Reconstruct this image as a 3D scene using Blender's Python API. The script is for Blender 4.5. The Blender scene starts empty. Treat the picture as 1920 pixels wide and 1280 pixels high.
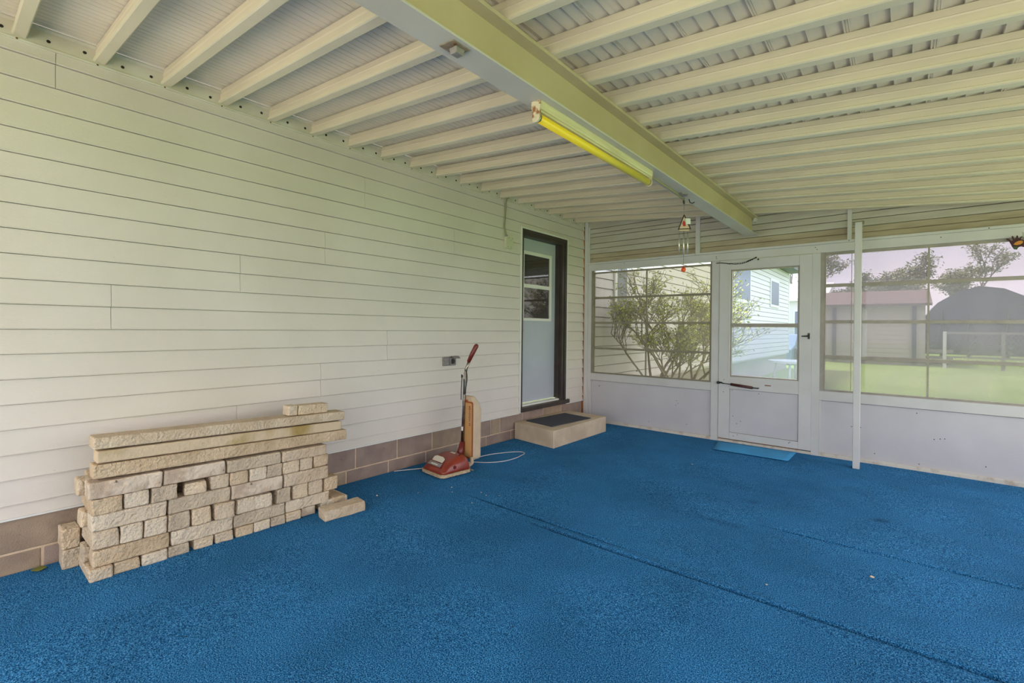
import bpy, bmesh, math, random
from mathutils import Vector, Matrix, noise
R=random.Random(7)
scene=bpy.context.scene
col=scene.collection
PI=math.pi
# ------------------------------------------------------------------ camera
cd=bpy.data.cameras.new('camera'); cam=bpy.data.objects.new('camera',cd); col.objects.link(cam)
scene.camera=cam
cd.sensor_fit='HORIZONTAL'; cd.sensor_width=36.0; cd.lens=887.36/1920*36.0
cd.shift_y=-(640-615.5)/1920.0
cd.clip_start=0.05; cd.clip_end=300
YAW=0.6934; ROLL=0.0110
cam.location=(3.414,0,1.25)
cam.rotation_euler=(Matrix.Rotation(YAW,3,'Z')@Matrix.Rotation(PI/2,3,'X')@Matrix.Rotation(ROLL,3,'Z')).to_euler()
# ------------------------------------------------------------------ view + world + sun
vs=scene.view_settings
scene.display_settings.display_device='sRGB'
vs.view_transform='Standard'; vs.look='None'; vs.gamma=1.0; vs.exposure=1.74; vs.use_curve_mapping=False
w=bpy.data.worlds.new('sky'); scene.world=w; w.use_nodes=True
nt=w.node_tree; nt.nodes.clear()
N=nt.nodes.new; K=nt.links.new
wo=N('ShaderNodeOutputWorld'); bg=N('ShaderNodeBackground'); tc=N('ShaderNodeTexCoord')
nz=N('ShaderNodeTexNoise'); nz.inputs['Scale'].default_value=3.0; nz.inputs['Detail'].default_value=6
cr=N('ShaderNodeValToRGB'); cr.color_ramp.elements[0].position=.35; cr.color_ramp.elements[1].position=.65
cr.color_ramp.elements[0].color=(.74,.79,.93,1); cr.color_ramp.elements[1].color=(1.0,.97,.95,1)
K(tc.outputs['Generated'],nz.inputs['Vector']); K(nz.outputs['Fac'],cr.inputs['Fac']); K(cr.outputs['Color'],bg.inputs['Color'])
bg.inputs['Strength'].default_value=1.0
K(bg.outputs[0],wo.inputs['Surface'])
sd=bpy.data.lights.new('sun','SUN'); sun=bpy.data.objects.new('sun',sd); col.objects.link(sun)
sd.energy=4.0; sd.angle=math.radians(8); sd.color=(1.0,.95,.85)
sun.rotation_euler=Vector((.42,-.03,-.90)).to_track_quat('-Z','Y').to_euler()
sun.location=(-6,0,12)

# ------------------------------------------------------------------ helpers
def tag(o,label=None,cat=None,group=None,kind=None):
    if label:o['label']=label
    if cat:o['category']=cat
    if group:o['group']=group
    if kind:o['kind']=kind
    return o
def empty(name,loc=(0,0,0),parent=None,**k):
    o=bpy.data.objects.new(name,None); col.objects.link(o); o.location=loc; o.empty_display_size=.1
    if parent:o.parent=parent
    return tag(o,**k)
class MB:
    def __init__(s): s.v=[];s.f=[];s.sm=[]
    def add(s,vs,fs,smooth=False):
        n=len(s.v); s.v+= [tuple(v) for v in vs]; s.f+=[tuple(n+i for i in f) for f in fs]; s.sm+=[smooth]*len(fs); return s
    def box(s,x0,y0,z0,x1,y1,z1,m=None):
        v=[Vector(p) for p in ((x0,y0,z0),(x1,y0,z0),(x1,y1,z0),(x0,y1,z0),(x0,y0,z1),(x1,y0,z1),(x1,y1,z1),(x0,y1,z1))]
        if m: v=[m@p for p in v]
        return s.add(v,((0,3,2,1),(4,5,6,7),(0,1,5,4),(1,2,6,5),(2,3,7,6),(3,0,4,7)))
    def loft(s,rings,closed=True,cap=True,smooth=False):
        n=len(rings[0]); v=[p for r in rings for p in r]; f=[]
        m=n if closed else n-1
        for i in range(len(rings)-1):
            for j in range(m):
                a=i*n+j;b=i*n+(j+1)%n; f.append((a,b,b+n,a+n))
        s.add(v,f,smooth)
        if cap and closed:
            k=len(s.v)-len(v)
            s.f.append(tuple(k+j for j in range(n))[::-1]); s.f.append(tuple(k+(len(rings)-1)*n+j for j in range(n))); s.sm+=[False,False]
        return s
    def tube(s,pts,r,n=8,smooth=True,cap=True):
        pts=[Vector(p) for p in pts]; rs=r if isinstance(r,(list,tuple)) else [r]*len(pts)
        up=None; rings=[]
        for i,p in enumerate(pts):
            t=(pts[min(i+1,len(pts)-1)]-pts[max(i-1,0)]).normalized()
            if up is None:
                up=Vector((0,0,1)) if abs(t.z)<.9 else Vector((1,0,0))
            a=(up-t*up.dot(t)).normalized(); b=t.cross(a); up=a
            rings.append([p+(a*math.cos(2*PI*k/n)+b*math.sin(2*PI*k/n))*rs[i] for k in range(n)])
        return s.loft(rings,True,cap,smooth)
    def build(s,name,mat,parent=None,bevel=0,**k):
        me=bpy.data.meshes.new(name); me.from_pydata(s.v,[],s.f); 
        me.polygons.foreach_set('use_smooth',s.sm)
        me.materials.append(mat); me.update()
        bm=bmesh.new(); bm.from_mesh(me); bmesh.ops.recalc_face_normals(bm,faces=bm.faces[:])
        if bevel: bmesh.ops.bevel(bm,geom=bm.edges[:],offset=bevel,segments=1,affect='EDGES')
        bm.to_mesh(me); bm.free()
        o=bpy.data.objects.new(name,me); col.objects.link(o)
        if parent:
            o.parent=parent
            off=Vector((0,0,0)); q=parent
            while q: off+=q.location; q=q.parent
            me.transform(Matrix.Translation(-off))
        return tag(o,**k)
def box(name,mat,b,parent=None,bevel=0,**k): return MB().box(*b).build(name,mat,parent,bevel,**k)
def circle(cx,cy,r,n,ph=0): return [(cx+r*math.cos(2*PI*i/n+ph),cy+r*math.sin(2*PI*i/n+ph)) for i in range(n)]

# ------------------------------------------------------------------ materials
def mat(name,base,rough=.6,metal=0,c2=None,scale=8,stretch=(1,1,1),bump=0,bscale=60,bstretch=(1,1,1),spots=None,spec=.4,lo=.35,hi=.65,coords='Object',bdist=.01,extra=None):
    m=bpy.data.materials.new(name); m.use_nodes=True; t=m.node_tree; b=t.nodes['Principled BSDF']
    b.inputs['Roughness'].default_value=rough; b.inputs['Metallic'].default_value=metal
    b.inputs['Specular IOR Level'].default_value=spec
    b.inputs['Base Color'].default_value=(*base,1)
    tc=t.nodes.new('ShaderNodeTexCoord'); L=t.links.new
    def mapped(st):
        mp=t.nodes.new('ShaderNodeMapping'); mp.inputs['Scale'].default_value=st; L(tc.outputs[coords],mp.inputs['Vector']); return mp.outputs['Vector']
    cur=None
    if c2:
        n=t.nodes.new('ShaderNodeTexNoise'); n.inputs['Scale'].default_value=scale; n.inputs['Detail'].default_value=5
        L(mapped(stretch),n.inputs['Vector'])
        r=t.nodes.new('ShaderNodeValToRGB'); r.color_ramp.elements[0].position=lo; r.color_ramp.elements[1].position=hi
        r.color_ramp.elements[0].color=(*base,1); r.color_ramp.elements[1].color=(*c2,1)
        L(n.outputs['Fac'],r.inputs['Fac']); cur=r.outputs['Color']; L(cur,b.inputs['Base Color'])
    if spots:
        c3,sc,th=spots
        n=t.nodes.new('ShaderNodeTexNoise'); n.inputs['Scale'].default_value=sc; n.inputs['Detail'].default_value=4
        L(mapped((1,1,1)),n.inputs['Vector'])
        r=t.nodes.new('ShaderNodeValToRGB'); r.color_ramp.elements[0].position=th; r.color_ramp.elements[1].position=min(1,th+.05)
        L(n.outputs['Fac'],r.inputs['Fac'])
        mx=t.nodes.new('ShaderNodeMix'); mx.data_type='RGBA'; L(r.outputs['Color'],mx.inputs['Factor'])
        if cur: L(cur,mx.inputs['A'])
        else: mx.inputs['A'].default_value=(*base,1)
        mx.inputs['B'].default_value=(*c3,1); cur=mx.outputs['Result']; L(cur,b.inputs['Base Color'])
    if bump:
        n=t.nodes.new('ShaderNodeTexNoise'); n.inputs['Scale'].default_value=bscale; n.inputs['Detail'].default_value=3
        L(mapped(bstretch),n.inputs['Vector'])
        bp=t.nodes.new('ShaderNodeBump'); bp.inputs['Strength'].default_value=bump; bp.inputs['Distance'].default_value=bdist
        L(n.outputs['Fac'],bp.inputs['Height']); L(bp.outputs['Normal'],b.inputs['Normal'])
    return m
M={}
M['siding']=mat('siding_paint',(.745,.68,.61),.55,c2=(.69,.625,.55),scale=1.3,bump=.35,bscale=60,bstretch=(8,.9,9),bdist=.004,spots=((.36,.33,.26),38,.765))
M['gable']=mat('gable_siding_paint',(.58,.55,.47),.5,c2=(.48,.44,.36),scale=2.2,stretch=(1,1,5),bump=.1,bscale=30,bdist=.003)
M['gable_grime']=mat('grimy_gable_siding',(.52,.45,.33),.6,c2=(.38,.31,.21),scale=2.6,stretch=(1,1,6))
M['joist']=mat('cream_joist_enamel',(.78,.70,.52),.42,c2=(.70,.63,.47),scale=5,stretch=(.4,1,3),spots=((.3,.18,.08),45,.80))
M['deck']=mat('roof_deck_enamel',(.79,.72,.60),.42,c2=(.73,.66,.54),scale=3)
M['ledger']=mat('ledger_enamel',(.72,.69,.58),.45,c2=(.62,.57,.45),scale=6)
M['beam_lawn_lit']=mat('beam_paint_lawn_lit',(.56,.47,.31),.5,c2=(.49,.405,.25),scale=2.5,bump=.25,bscale=220,bdist=.002)  # same paint as the flange, green lawn bounce put into the colour
M['beam']=mat('beam_paint',(.60,.555,.49),.45,c2=(.56,.51,.45),scale=3,bump=.25,bscale=220,bdist=.002,spots=((.3,.2,.08),60,.79))
M['white']=mat('white_enamel',(.645,.625,.61),.42,c2=(.59,.57,.55),scale=3,spots=((.24,.12,.06),26,.785))
M['panel']=mat('kick_panel_enamel',(.60,.57,.585),.5,c2=(.55,.52,.535),scale=2.5,bump=.06,bscale=80,spots=((.10,.06,.05),30,.80))
M['base_rail']=mat('grimy_base_rail',(.68,.62,.54),.55,c2=(.45,.33,.24),scale=9,stretch=(1.5,1,1),lo=.5,hi=.75)
M['sash']=mat('olive_sash_metal',(.30,.265,.19),.5,c2=(.24,.21,.15),scale=9)
M['sash_light']=mat('grey_sash_metal',(.38,.34,.29),.5,c2=(.31,.28,.24),scale=9)
M['rust']=mat('rusty_wood',(.42,.15,.045),.9,c2=(.18,.06,.02),scale=14,stretch=(1,1,.4),bump=.4,bscale=60)
M['block']=mat('concrete_block',(.36,.265,.215),.95,c2=(.28,.20,.17),scale=7,bump=.6,bscale=150,bdist=.006,spots=((.07,.05,.045),60,.71))
M['block2']=mat('tan_concrete_block',(.42,.31,.215),.95,c2=(.30,.22,.16),scale=6,bump=.6,bscale=150,bdist=.006,spots=((.07,.05,.045),60,.72))
M['mortar']=mat('mortar',(.72,.54,.38),.95,c2=(.60,.45,.31),scale=20,bump=.3,bscale=120)
M['concrete']=mat('step_concrete',(.70,.555,.40),.9,c2=(.55,.42,.30),scale=5,bump=.5,bscale=120,bdist=.004,spots=((.16,.12,.09),55,.70))
M['brown']=mat('dark_brown_paint',(.045,.032,.028),.42,c2=(.065,.048,.042),scale=6)
M['leaf_door']=mat('blue_grey_door_paint',(.50,.53,.58),.45,c2=(.46,.49,.54),scale=2)
M['trim']=mat('white_trim',(.80,.78,.72),.45)
M['rubber']=mat('charcoal_mat',(.035,.036,.048),.95,c2=(.10,.10,.12),scale=260,bump=.6,bscale=300,bdist=.004)
M['red']=mat('maroon_enamel',(.30,.042,.020),.28,c2=(.22,.028,.015),scale=12,spec=.6)
M['darkred']=mat('dark_maroon_plastic',(.16,.016,.012),.35,spec=.5)
M['bag']=mat('tan_vinyl_bag',(.62,.47,.31),.6,c2=(.53,.40,.27),scale=10,bump=.2,bscale=30)
M['orange']=mat('orange_tan_vinyl',(.62,.30,.10),.5,c2=(.55,.33,.14),scale=9)
M['burnt']=mat('burnt_orange_band',(.36,.075,.015),.45)
M['chrome']=mat('worn_chrome',(.40,.35,.30),.33,1.0,c2=(.24,.20,.17),scale=30)
M['bumper']=mat('worn_gold_bumper',(.36,.25,.15),.55,c2=(.62,.48,.30),scale=60,stretch=(1,1,2))
M['beige']=mat('beige_plastic',(.66,.60,.47),.45)
M['dark']=mat('dark_plastic',(.025,.022,.022),.5)
M['wire']=mat('white_cord',(.62,.60,.58),.5)
M['grey']=mat('grey_cast_metal',(.30,.27,.26),.5,c2=(.22,.20,.19),scale=40)
M['screw']=mat('dark_hole',(.03,.022,.015),.8)
M['rustbolt']=mat('rust_spot',(.16,.07,.03),.8)
M['fixture']=mat('yellowed_enamel',(.74,.68,.42),.4,c2=(.62,.55,.32),scale=14,stretch=(1,.3,3),spots=((.25,.14,.05),40,.72))
M['tube']=mat('yellow_bug_tube',(.88,.66,.03),.22,spec=.6)
M['endcap']=mat('rusted_cream_end_cap',(.66,.58,.40),.5,c2=(.30,.13,.05),scale=38,lo=.5,hi=.62)
M['conduit']=mat('olive_conduit',(.30,.27,.16),.5)
M['boxmetal']=mat('electrical_box',(.62,.60,.44),.5,spots=((.12,.09,.05),70,.72))
M['closer']=mat('maroon_closer',(.08,.018,.018),.4)
M['rusty_plate']=mat('tarnished_plate',(.34,.27,.19),.5,c2=(.22,.15,.10),scale=25)
M['black']=mat('black_metal',(.012,.012,.012),.4)
M['chime_wood']=mat('chime_frame_dark',(.06,.04,.03),.6)
M['chime_red']=mat('chime_red',(.45,.02,.02),.5)
M['chime_pale']=mat('chime_pale',(.68,.72,.62),.5)
M['chime_tube']=mat('chime_aluminium',(.72,.70,.62),.3,.8)
M['bead']=mat('orange_bead',(.80,.10,.02),.3)
M['orn']=mat('maroon_ornament',(.05,.008,.010),.5)
M['orn_o']=mat('orange_ornament_patch',(.62,.24,.03),.5)
M['orn_g']=mat('green_ornament_patch',(.04,.10,.03),.5)
M['bluemat']=mat('smooth_blue_mat',(.05,.36,.72),.75,c2=(.045,.31,.64),scale=5,bump=.2,bscale=300)
M['under']=mat('slab_concrete',(.3,.28,.25),.95)
def stone_mats():
    out=[]
    for i,(a,b) in enumerate([((.72,.565,.39),(.62,.47,.31)),((.68,.54,.385),(.57,.43,.29)),((.66,.50,.33),(.54,.39,.24)),((.75,.62,.46),(.66,.53,.38)),((.52,.41,.29),(.60,.48,.34))]):
        out.append(mat('limestone',a,.92,c2=b,scale=9,bump=1.0,bscale=70,bdist=.016,spots=((.16,.11,.07),75,.735)))
    return out
ST=stone_mats()
M['stone_moss']=mat('limestone_moss_stain',(.62,.48,.32),.92,c2=(.38,.26,.09),scale=4.2,lo=.52,hi=.70,bump=.7,bscale=55,bdist=.008)
M['stone_grey']=mat('limestone_grey_crust',(.50,.38,.275),.92,c2=(.68,.55,.42),scale=12,lo=.42,hi=.58,bump=.9,bscale=35,bdist=.014,spots=((.10,.07,.05),30,.67))
# carpet
def carpet():
    m=bpy.data.materials.new('blue_carpet'); m.use_nodes=True; t=m.node_tree; b=t.nodes['Principled BSDF']; L=t.links.new
    b.inputs['Roughness'].default_value=.95; b.inputs['Specular IOR Level'].default_value=.12
    tc=t.nodes.new('ShaderNodeTexCoord')
    def noi(sc,det,rough=.5):
        n=t.nodes.new('ShaderNodeTexNoise'); n.inputs['Scale'].default_value=sc; n.inputs['Detail'].default_value=det; n.inputs['Roughness'].default_value=rough; L(tc.outputs['Object'],n.inputs['Vector']); return n
    def ramp(src,stops):
        r=t.nodes.new('ShaderNodeValToRGB'); e=r.color_ramp.elements
        e[0].position,e[0].color=stops[0]; e[1].position,e[1].color=stops[-1]
        for p,c in stops[1:-1]:
            q=e.new(p); q.color=c
        L(src,r.inputs['Fac']); return r
    fine=noi(205,2,.85)
    r=ramp(fine.outputs['Fac'],[(.37,(.002,.020,.065,1)),(.46,(.009,.108,.290,1)),(.55,(.036,.255,.56,1)),(.65,(.17,.50,.86,1))])
    big=noi(1.6,5,.6)
    r2=ramp(big.outputs['Fac'],[(.35,(.84,.84,.84,1)),(.62,(1.10,1.10,1.10,1))])
    mx=t.nodes.new('ShaderNodeMix'); mx.data_type='RGBA'; mx.blend_type='MULTIPLY'; mx.inputs['Factor'].default_value=1
    L(r.outputs['Color'],mx.inputs['A']); L(r2.outputs['Color'],mx.inputs['B'])
    # dirt specks
    sp=noi(42,2); r3=ramp(sp.outputs['Fac'],[(.74,(0,0,0,1)),(.78,(1,1,1,1))])
    mx2=t.nodes.new('ShaderNodeMix'); mx2.data_type='RGBA'; L(r3.outputs['Color'],mx2.inputs['Factor']); L(mx.outputs['Result'],mx2.inputs['A']); mx2.inputs['B'].default_value=(.03,.035,.05,1)
    at=t.nodes.new('ShaderNodeAttribute'); at.attribute_name='crease_shade_scuffs'  # mask for shade painted along the creases, and for scuffs
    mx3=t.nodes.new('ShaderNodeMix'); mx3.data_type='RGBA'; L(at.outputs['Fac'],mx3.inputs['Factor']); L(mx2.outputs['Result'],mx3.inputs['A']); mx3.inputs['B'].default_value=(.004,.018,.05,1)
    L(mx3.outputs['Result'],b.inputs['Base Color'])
    bp=t.nodes.new('ShaderNodeBump'); bp.inputs['Strength'].default_value=.9; bp.inputs['Distance'].default_value=.010
    L(fine.outputs['Fac'],bp.inputs['Height']); L(bp.outputs['Normal'],b.inputs['Normal'])
    return m
M['carpet']=carpet()
def film(name,clear,haze,hcol,rough=.3):
    m=bpy.data.materials.new(name); m.use_nodes=True; t=m.node_tree; t.nodes.clear(); L=t.links.new
    o=t.nodes.new('ShaderNodeOutputMaterial'); tr=t.nodes.new('ShaderNodeBsdfTransparent'); tr.inputs['Color'].default_value=(*clear,1)
    df=t.nodes.new('ShaderNodeBsdfDiffuse'); df.inputs['Color'].default_value=(*hcol,1)
    tl=t.nodes.new('ShaderNodeBsdfTranslucent'); tl.inputs['Color'].default_value=(*hcol,1)
    gl=t.nodes.new('ShaderNodeBsdfGlossy'); gl.inputs['Roughness'].default_value=.08
    ad=t.nodes.new('ShaderNodeMixShader'); ad.inputs[0].default_value=.6; L(df.outputs[0],ad.inputs[1]); L(tl.outputs[0],ad.inputs[2])
    n=t.nodes.new('ShaderNodeTexNoise'); n.inputs['Scale'].default_value=1.5; tc=t.nodes.new('ShaderNodeTexCoord'); L(tc.outputs['Object'],n.inputs['Vector'])
    mr=t.nodes.new('ShaderNodeMapRange'); mr.inputs['From Min'].default_value=.3; mr.inputs['From Max'].default_value=.7
    mr.inputs['To Min'].default_value=haze*.75; mr.inputs['To Max'].default_value=haze*1.25; L(n.outputs['Fac'],mr.inputs['Value'])
    mx=t.nodes.new('ShaderNodeMixShader'); L(mr.outputs['Result'],mx.inputs[0]); L(tr.outputs[0],mx.inputs[1]); L(ad.outputs[0],mx.inputs[2])
    m2=t.nodes.new('ShaderNodeMixShader'); m2.inputs[0].default_value=.03; L(mx.outputs[0],m2.inputs[1]); L(gl.outputs[0],m2.inputs[2])
    L(m2.outputs[0],o.inputs['Surface']); return m
M['vinyl']=film('hazy_vinyl_film',(.62,.58,.60),.27,(.48,.45,.52))
M['vinyl_clear']=film('yellowed_vinyl_film',(.80,.77,.71),.11,(.74,.71,.64))
M['glass']=film('door_glass',(.84,.86,.90),.01,(.80,.85,.88))
M['glass_dirty']=film('dusty_door_glass',(.76,.79,.86),.24,(.62,.66,.78))
m=bpy.data.materials.new('dark_window_glass'); m.use_nodes=True; b=m.node_tree.nodes['Principled BSDF']
b.inputs['Base Color'].default_value=(.035,.03,.028,1); b.inputs['Roughness'].default_value=.04; b.inputs['Specular IOR Level'].default_value=.9
M['darkglass']=m

# ------------------------------------------------------------------ geometry constants
D=5.667; YB=-1.7; XR=4.85
CZ=lambda k:.344+.1252*k          # siding course edges
ZJ=lambda x:2.675-.0905*x          # underside of the joists
JH=.088
# ------------------------------------------------------------------ ground + floor
box('floor',M['under'],(-.02,YB,-.12,XR,D+.02,-.026),kind='structure')
def grass_mat():
    m=mat('lawn',(.15,.26,.045),.95,c2=(.20,.32,.07),scale=.6,bump=.6,bscale=50,bdist=.03); return m
M['lawn']=grass_mat()
lw=MB()
gx=[-60,-30,-12,-4,0,4,8,14,24,40,80]; gy=[-60,-20,-6,YB-.2,2,D+.1,8,12,18,26,36,60,140]
zf=lambda x,y: -.20 + (.0 if y<8 else min(1,(y-8)/20)*.10)
vv=[(x,y,zf(x,y)) for y in gy for x in gx]; nx=len(gx)
lw.add(vv,[(j*nx+i,j*nx+i+1,(j+1)*nx+i+1,(j+1)*nx+i) for j in range(len(gy)-1) for i in range(nx-1)],True)
lw.build('lawn',M['lawn'],label='bright green mown lawn stretching beyond the screened porch',cat='lawn',kind='stuff')
M['bounce_conc']=mat('bounce_slab_concrete',(.62,.57,.50),.9,c2=(.52,.48,.42),scale=2,bump=.2,bscale=60)  # unseen sunlit slab, added to bounce warm light onto the ceiling
DR=MB()
for x0,y0,x1,y1 in ((-1.0,-14,9.2,YB-.22),(XR+.2,YB-.2,6.9,5.2)): DR.box(x0,y0,-.19,x1,y1,-.10)
DR.build('bounce_slab',M['bounce_conc'],label='pale concrete slab added out of view to bounce warm light inside',cat='bounce_slab')
M['mulch']=mat('pale_dry_mulch',(.46,.38,.26),.95,c2=(.34,.27,.17),scale=12,bump=.7,bscale=30,bdist=.03)
mb=MB(); n=14
ring=[(0.02+1.75*(i%2)*0,0)for i in range(2)]
pts=[(0.02,D+.12),(1.9,D+.12),(2.0,6.8),(1.7,7.8),(1.5,8.6),(1.1,9.4),(.6,9.9),(.02,10.0)]
mb.loft([[(x,y,-.19) for x,y in pts],[(x,y,-.10) for x,y in pts],[(x*.8+.05,6.0+(y-6.0)*.92+.2,.22) for x,y in pts]])
mb.build('mulch_bed',M['mulch'],label='pale mulch bed along the house behind the left window',cat='flower bed',kind='stuff')

# carpet with real creases
def lin(a,b,n): return [a+(b-a)*i/n for i in range(n+1)]
xs=lin(.004,XR-.02,150)
ys=sorted(set([round(y,4) for y in lin(YB+.02,D-.005,110)]+[round(2.40+.004*i,4) for i in range(46)]+[round(3.33+.005*i,4) for i in range(24)]))
def crease(x,y):
    z=0
    def ridge(yc,x0,x1,h,w_):
        e=min(max((x-x0)/.35,0),1)*min(max((x1-x)/.35,0),1)
        d=y-yc
        return -h*1.5*e*math.exp(-(d/.0075)**2)+h*.45*e*math.exp(-((d-.028)/(w_*.9))**2)
    z+=ridge(2.515+.012*math.sin(x*2.1),.85,2.25,.010,.022)
    z+=ridge(2.437+.010*math.sin(x*1.7+1),1.5,4.6,.013,.026)
    z+=ridge(3.385+.010*math.sin(x*1.9),2.7,4.8,.009,.025)
    z+=ridge(2.36+.008*math.sin(x*2.3),2.9,4.7,.006,.024)
    return z
vv=[]
for y in ys:
    for x in xs:
        edge=min(x/.05,1)
        vv.append((x,y,crease(x,y)+.0035*noise.noise(Vector((x*1.3,y*1.3,0)))*edge))
nx=len(xs)
cb=MB(); cb.add(vv,[(j*nx+i,j*nx+i+1,(j+1)*nx+i+1,(j+1)*nx+i) for j in range(len(ys)-1) for i in range(nx-1)],True)
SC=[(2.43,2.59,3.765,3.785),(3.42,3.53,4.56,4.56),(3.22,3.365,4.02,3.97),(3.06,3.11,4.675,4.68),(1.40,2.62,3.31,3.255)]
def crease_shade_at(x,y):  # darkens the creases in colour as painted shade, then adds scuff marks
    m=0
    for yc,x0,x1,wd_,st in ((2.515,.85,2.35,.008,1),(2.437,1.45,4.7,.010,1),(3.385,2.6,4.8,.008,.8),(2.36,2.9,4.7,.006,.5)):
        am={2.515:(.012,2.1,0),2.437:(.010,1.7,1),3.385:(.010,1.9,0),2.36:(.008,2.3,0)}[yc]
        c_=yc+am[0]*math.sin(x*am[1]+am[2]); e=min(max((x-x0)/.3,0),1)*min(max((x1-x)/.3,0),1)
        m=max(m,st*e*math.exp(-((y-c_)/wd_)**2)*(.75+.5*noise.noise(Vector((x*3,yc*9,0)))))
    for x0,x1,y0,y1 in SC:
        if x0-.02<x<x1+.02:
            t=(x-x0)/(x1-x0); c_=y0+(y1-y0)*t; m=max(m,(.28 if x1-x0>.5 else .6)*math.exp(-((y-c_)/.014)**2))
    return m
bz=[(xs[0],ys[0],-.012),(xs[-1],ys[0],-.012),(xs[-1],ys[-1],-.012),(xs[0],ys[-1],-.012)]
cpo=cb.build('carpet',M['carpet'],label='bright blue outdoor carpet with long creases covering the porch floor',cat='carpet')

at_=cpo.data.attributes.new('crease_shade_scuffs','FLOAT','POINT'); at_.data.foreach_set('value',[min(1,max(0,crease_shade_at(v[0],v[1]))) for v in vv])
# ------------------------------------------------------------------ left (house) wall
wl=empty('wall_left',(0,YB,0),kind='structure')
box('sheathing',M['under'],(-.06,YB,.10,-.022,4.27,2.90),wl)
box('sheathing',M['under'],(-.06,5.19,.10,-.022,D,2.90),wl)
box('sheathing',M['under'],(-.06,4.27,2.40,-.022,5.19,2.90),wl)
def plank(z0,z1,y0,y1,parent,X0=0.0,nose=.012,name='siding_plank',mt=None,axis='y',sgn=1,curl=0):
    # bevelled lap board; thick at its lower edge
    pr=[(-.020,z0+.001),(nose,z0),(nose+.001,z0+.004),(nose-.001,z0+.006),(-.001,z1-.0032),(-.009,z1-.0026),(-.009,z1-.0008),(-.020,z1-.0008)]
    if axis=='y':
        a=[(X0+p,y0,z) for p,z in pr]; b=[(X0+p,y1,z) for p,z in pr]
    else:
        a=[(y0,X0-p,z) for p,z in pr]; b=[(y1,X0-p,z) for p,z in pr]
    return MB().loft([a,b]).build(name,mt or M['siding'],parent)
joints={17:[.366],18:[.366],11:[1.86],12:[1.86],9:[1.264],10:[1.264],7:[.600],8:[.600],3:[1.836],4:[1.836],1:[1.252],2:[1.252],5:[2.433],6:[2.433],
 13:[3.2],14:[3.2],15:[2.2],16:[2.2],-1:[3.35],0:[3.35]}
DY0,DY1,DZ=4.238,5.222,2.43
for k in range(-1,19):
    z0=CZ(k) if k>=0 else .278; z1=CZ(k+1) if k<18 else 2.700
    segs=[]
    cuts=[YB]+joints.get(k,[])+[D-.032]
    for a,b in zip(cuts,cuts[1:]):
        if z0<DZ-.02:
            for lo,hi in ((a,min(b,DY0)),(max(a,DY1),b)):
                if hi-lo>.02: segs.append((lo,hi))
        else: segs.append((a,b))
    for a,b in segs: plank(z0,z1,a+.001,b-.001,wl)
plank(2.4265,2.4725,DY0+.001,DY1-.001,wl)
# starter trim at the siding foot and J channels at the door
box('starter_strip',M['trim'],(-.02,YB,.268,.012,DY0,.282),wl,.002)
box('starter_strip',M['trim'],(-.02,DY1,.268,.012,D-.035,.282),wl,.002)
# concrete blocks
box('mortar_bed',M['mortar'],(-.06,YB,-.10,-.013,D-.03,.300),wl)
up=[-1.53,-1.12,-.71,-.30,.11,.52,.93,1.34,1.745,2.152,2.562,2.961,3.37,3.784,3.935,4.33,4.74,5.14,5.52,D-.03]
dn=[-1.68,-1.29,-.88,-.47,-.07,.338,.76,1.17,1.62,2.07,2.471,2.886,3.30,3.71,4.12,4.53,4.94,5.35,D-.03]
for js,z0,z1 in ((up,.103,.296),(dn,-.099,.092)):
    pre=YB
    for j in js:
        if j-pre>.05:
            o=box('concrete_block',M['block2'] if (z0<0 and pre<.3) or R.random()<.2 else M['block'],(-.05,pre+.006,z0,-.007+R.uniform(-.0015,.0015),j-.006,z1),wl,.003)
        pre=j
# rusty timber showing in the far corner, rust stains
ru=MB(); 
zz=lin(-.01,2.63,40)
ra=[(.004,D-.03,z) for z in zz]
for a,b in zip(zz,zz[1:]):
    wd=.012+.012*abs(noise.noise(Vector((a*5,0,0)))) + (.025 if a<.27 else 0)
    ru.box(-.02,D-.032,a,.016,D-.032+wd*1.5,b)
ru.build('corner_board',M['rust'],wl,label='rust brown timber edge')
# ledger
lg=empty('trim_1',(0,YB,2.66),kind='structure')
pr=[(-.02,2.655),(.016,2.655),(.018,2.664),(.012,2.668),(.012,2.742),(.022,2.752),(.022,2.760),(-.02,2.760)]
MB().loft([[(x,YB,z) for x,z in pr],[(x,D-.03,z) for x,z in pr]]).build('ledger_channel',M['ledger'],lg)
def disc_x(mb,x,y,z,r,t=.004,n=10): mb.loft([[(x,y+a,z+b) for a,b in circle(0,0,r,n)],[(x+t,y+a,z+b) for a,b in circle(0,0,r*.8,n)]])
JY=[.235+.3048*k for k in range(-6,18)]
for y in JY:
    for dy in (.105,.235):
        if y+dy<D-.1:
            mb=MB(); disc_x(mb,.012,y+dy+R.uniform(-.01,.01),2.700+R.uniform(-.006,.006),.0085,.003); mb.build('bolt',M['screw'],lg)
    mb=MB(); disc_x(mb,.018,y-.01,2.660,.005,.003,6); mb.build('screw',M['rustbolt'],lg)

# ------------------------------------------------------------------ ceiling: joists + deck
ce=empty('ceiling',(0,YB,2.7),kind='structure')
XE=XR+.15
for y in JY:
    pr=[(-.022,.000),(-.0290,.003),(-.0290,.014),(-.0190,.019),(-.0175,.050),(-.0195,.056),(-.0160,.060),(-.0160,.088),
        (.0160,.088),(.0160,.060),(.0195,.056),(.0175,.050),(.0190,.019),(.0245,.014),(.0245,.003),(.020,.000)]
    MB().loft([[(x,y+a,ZJ(x)+b) for a,b in pr] for x in (.012,XE)]).build('joist',M['joist'],ce)
# last ledger joist against the far wall top
def ZD(x): return ZJ(x)+JH
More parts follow.
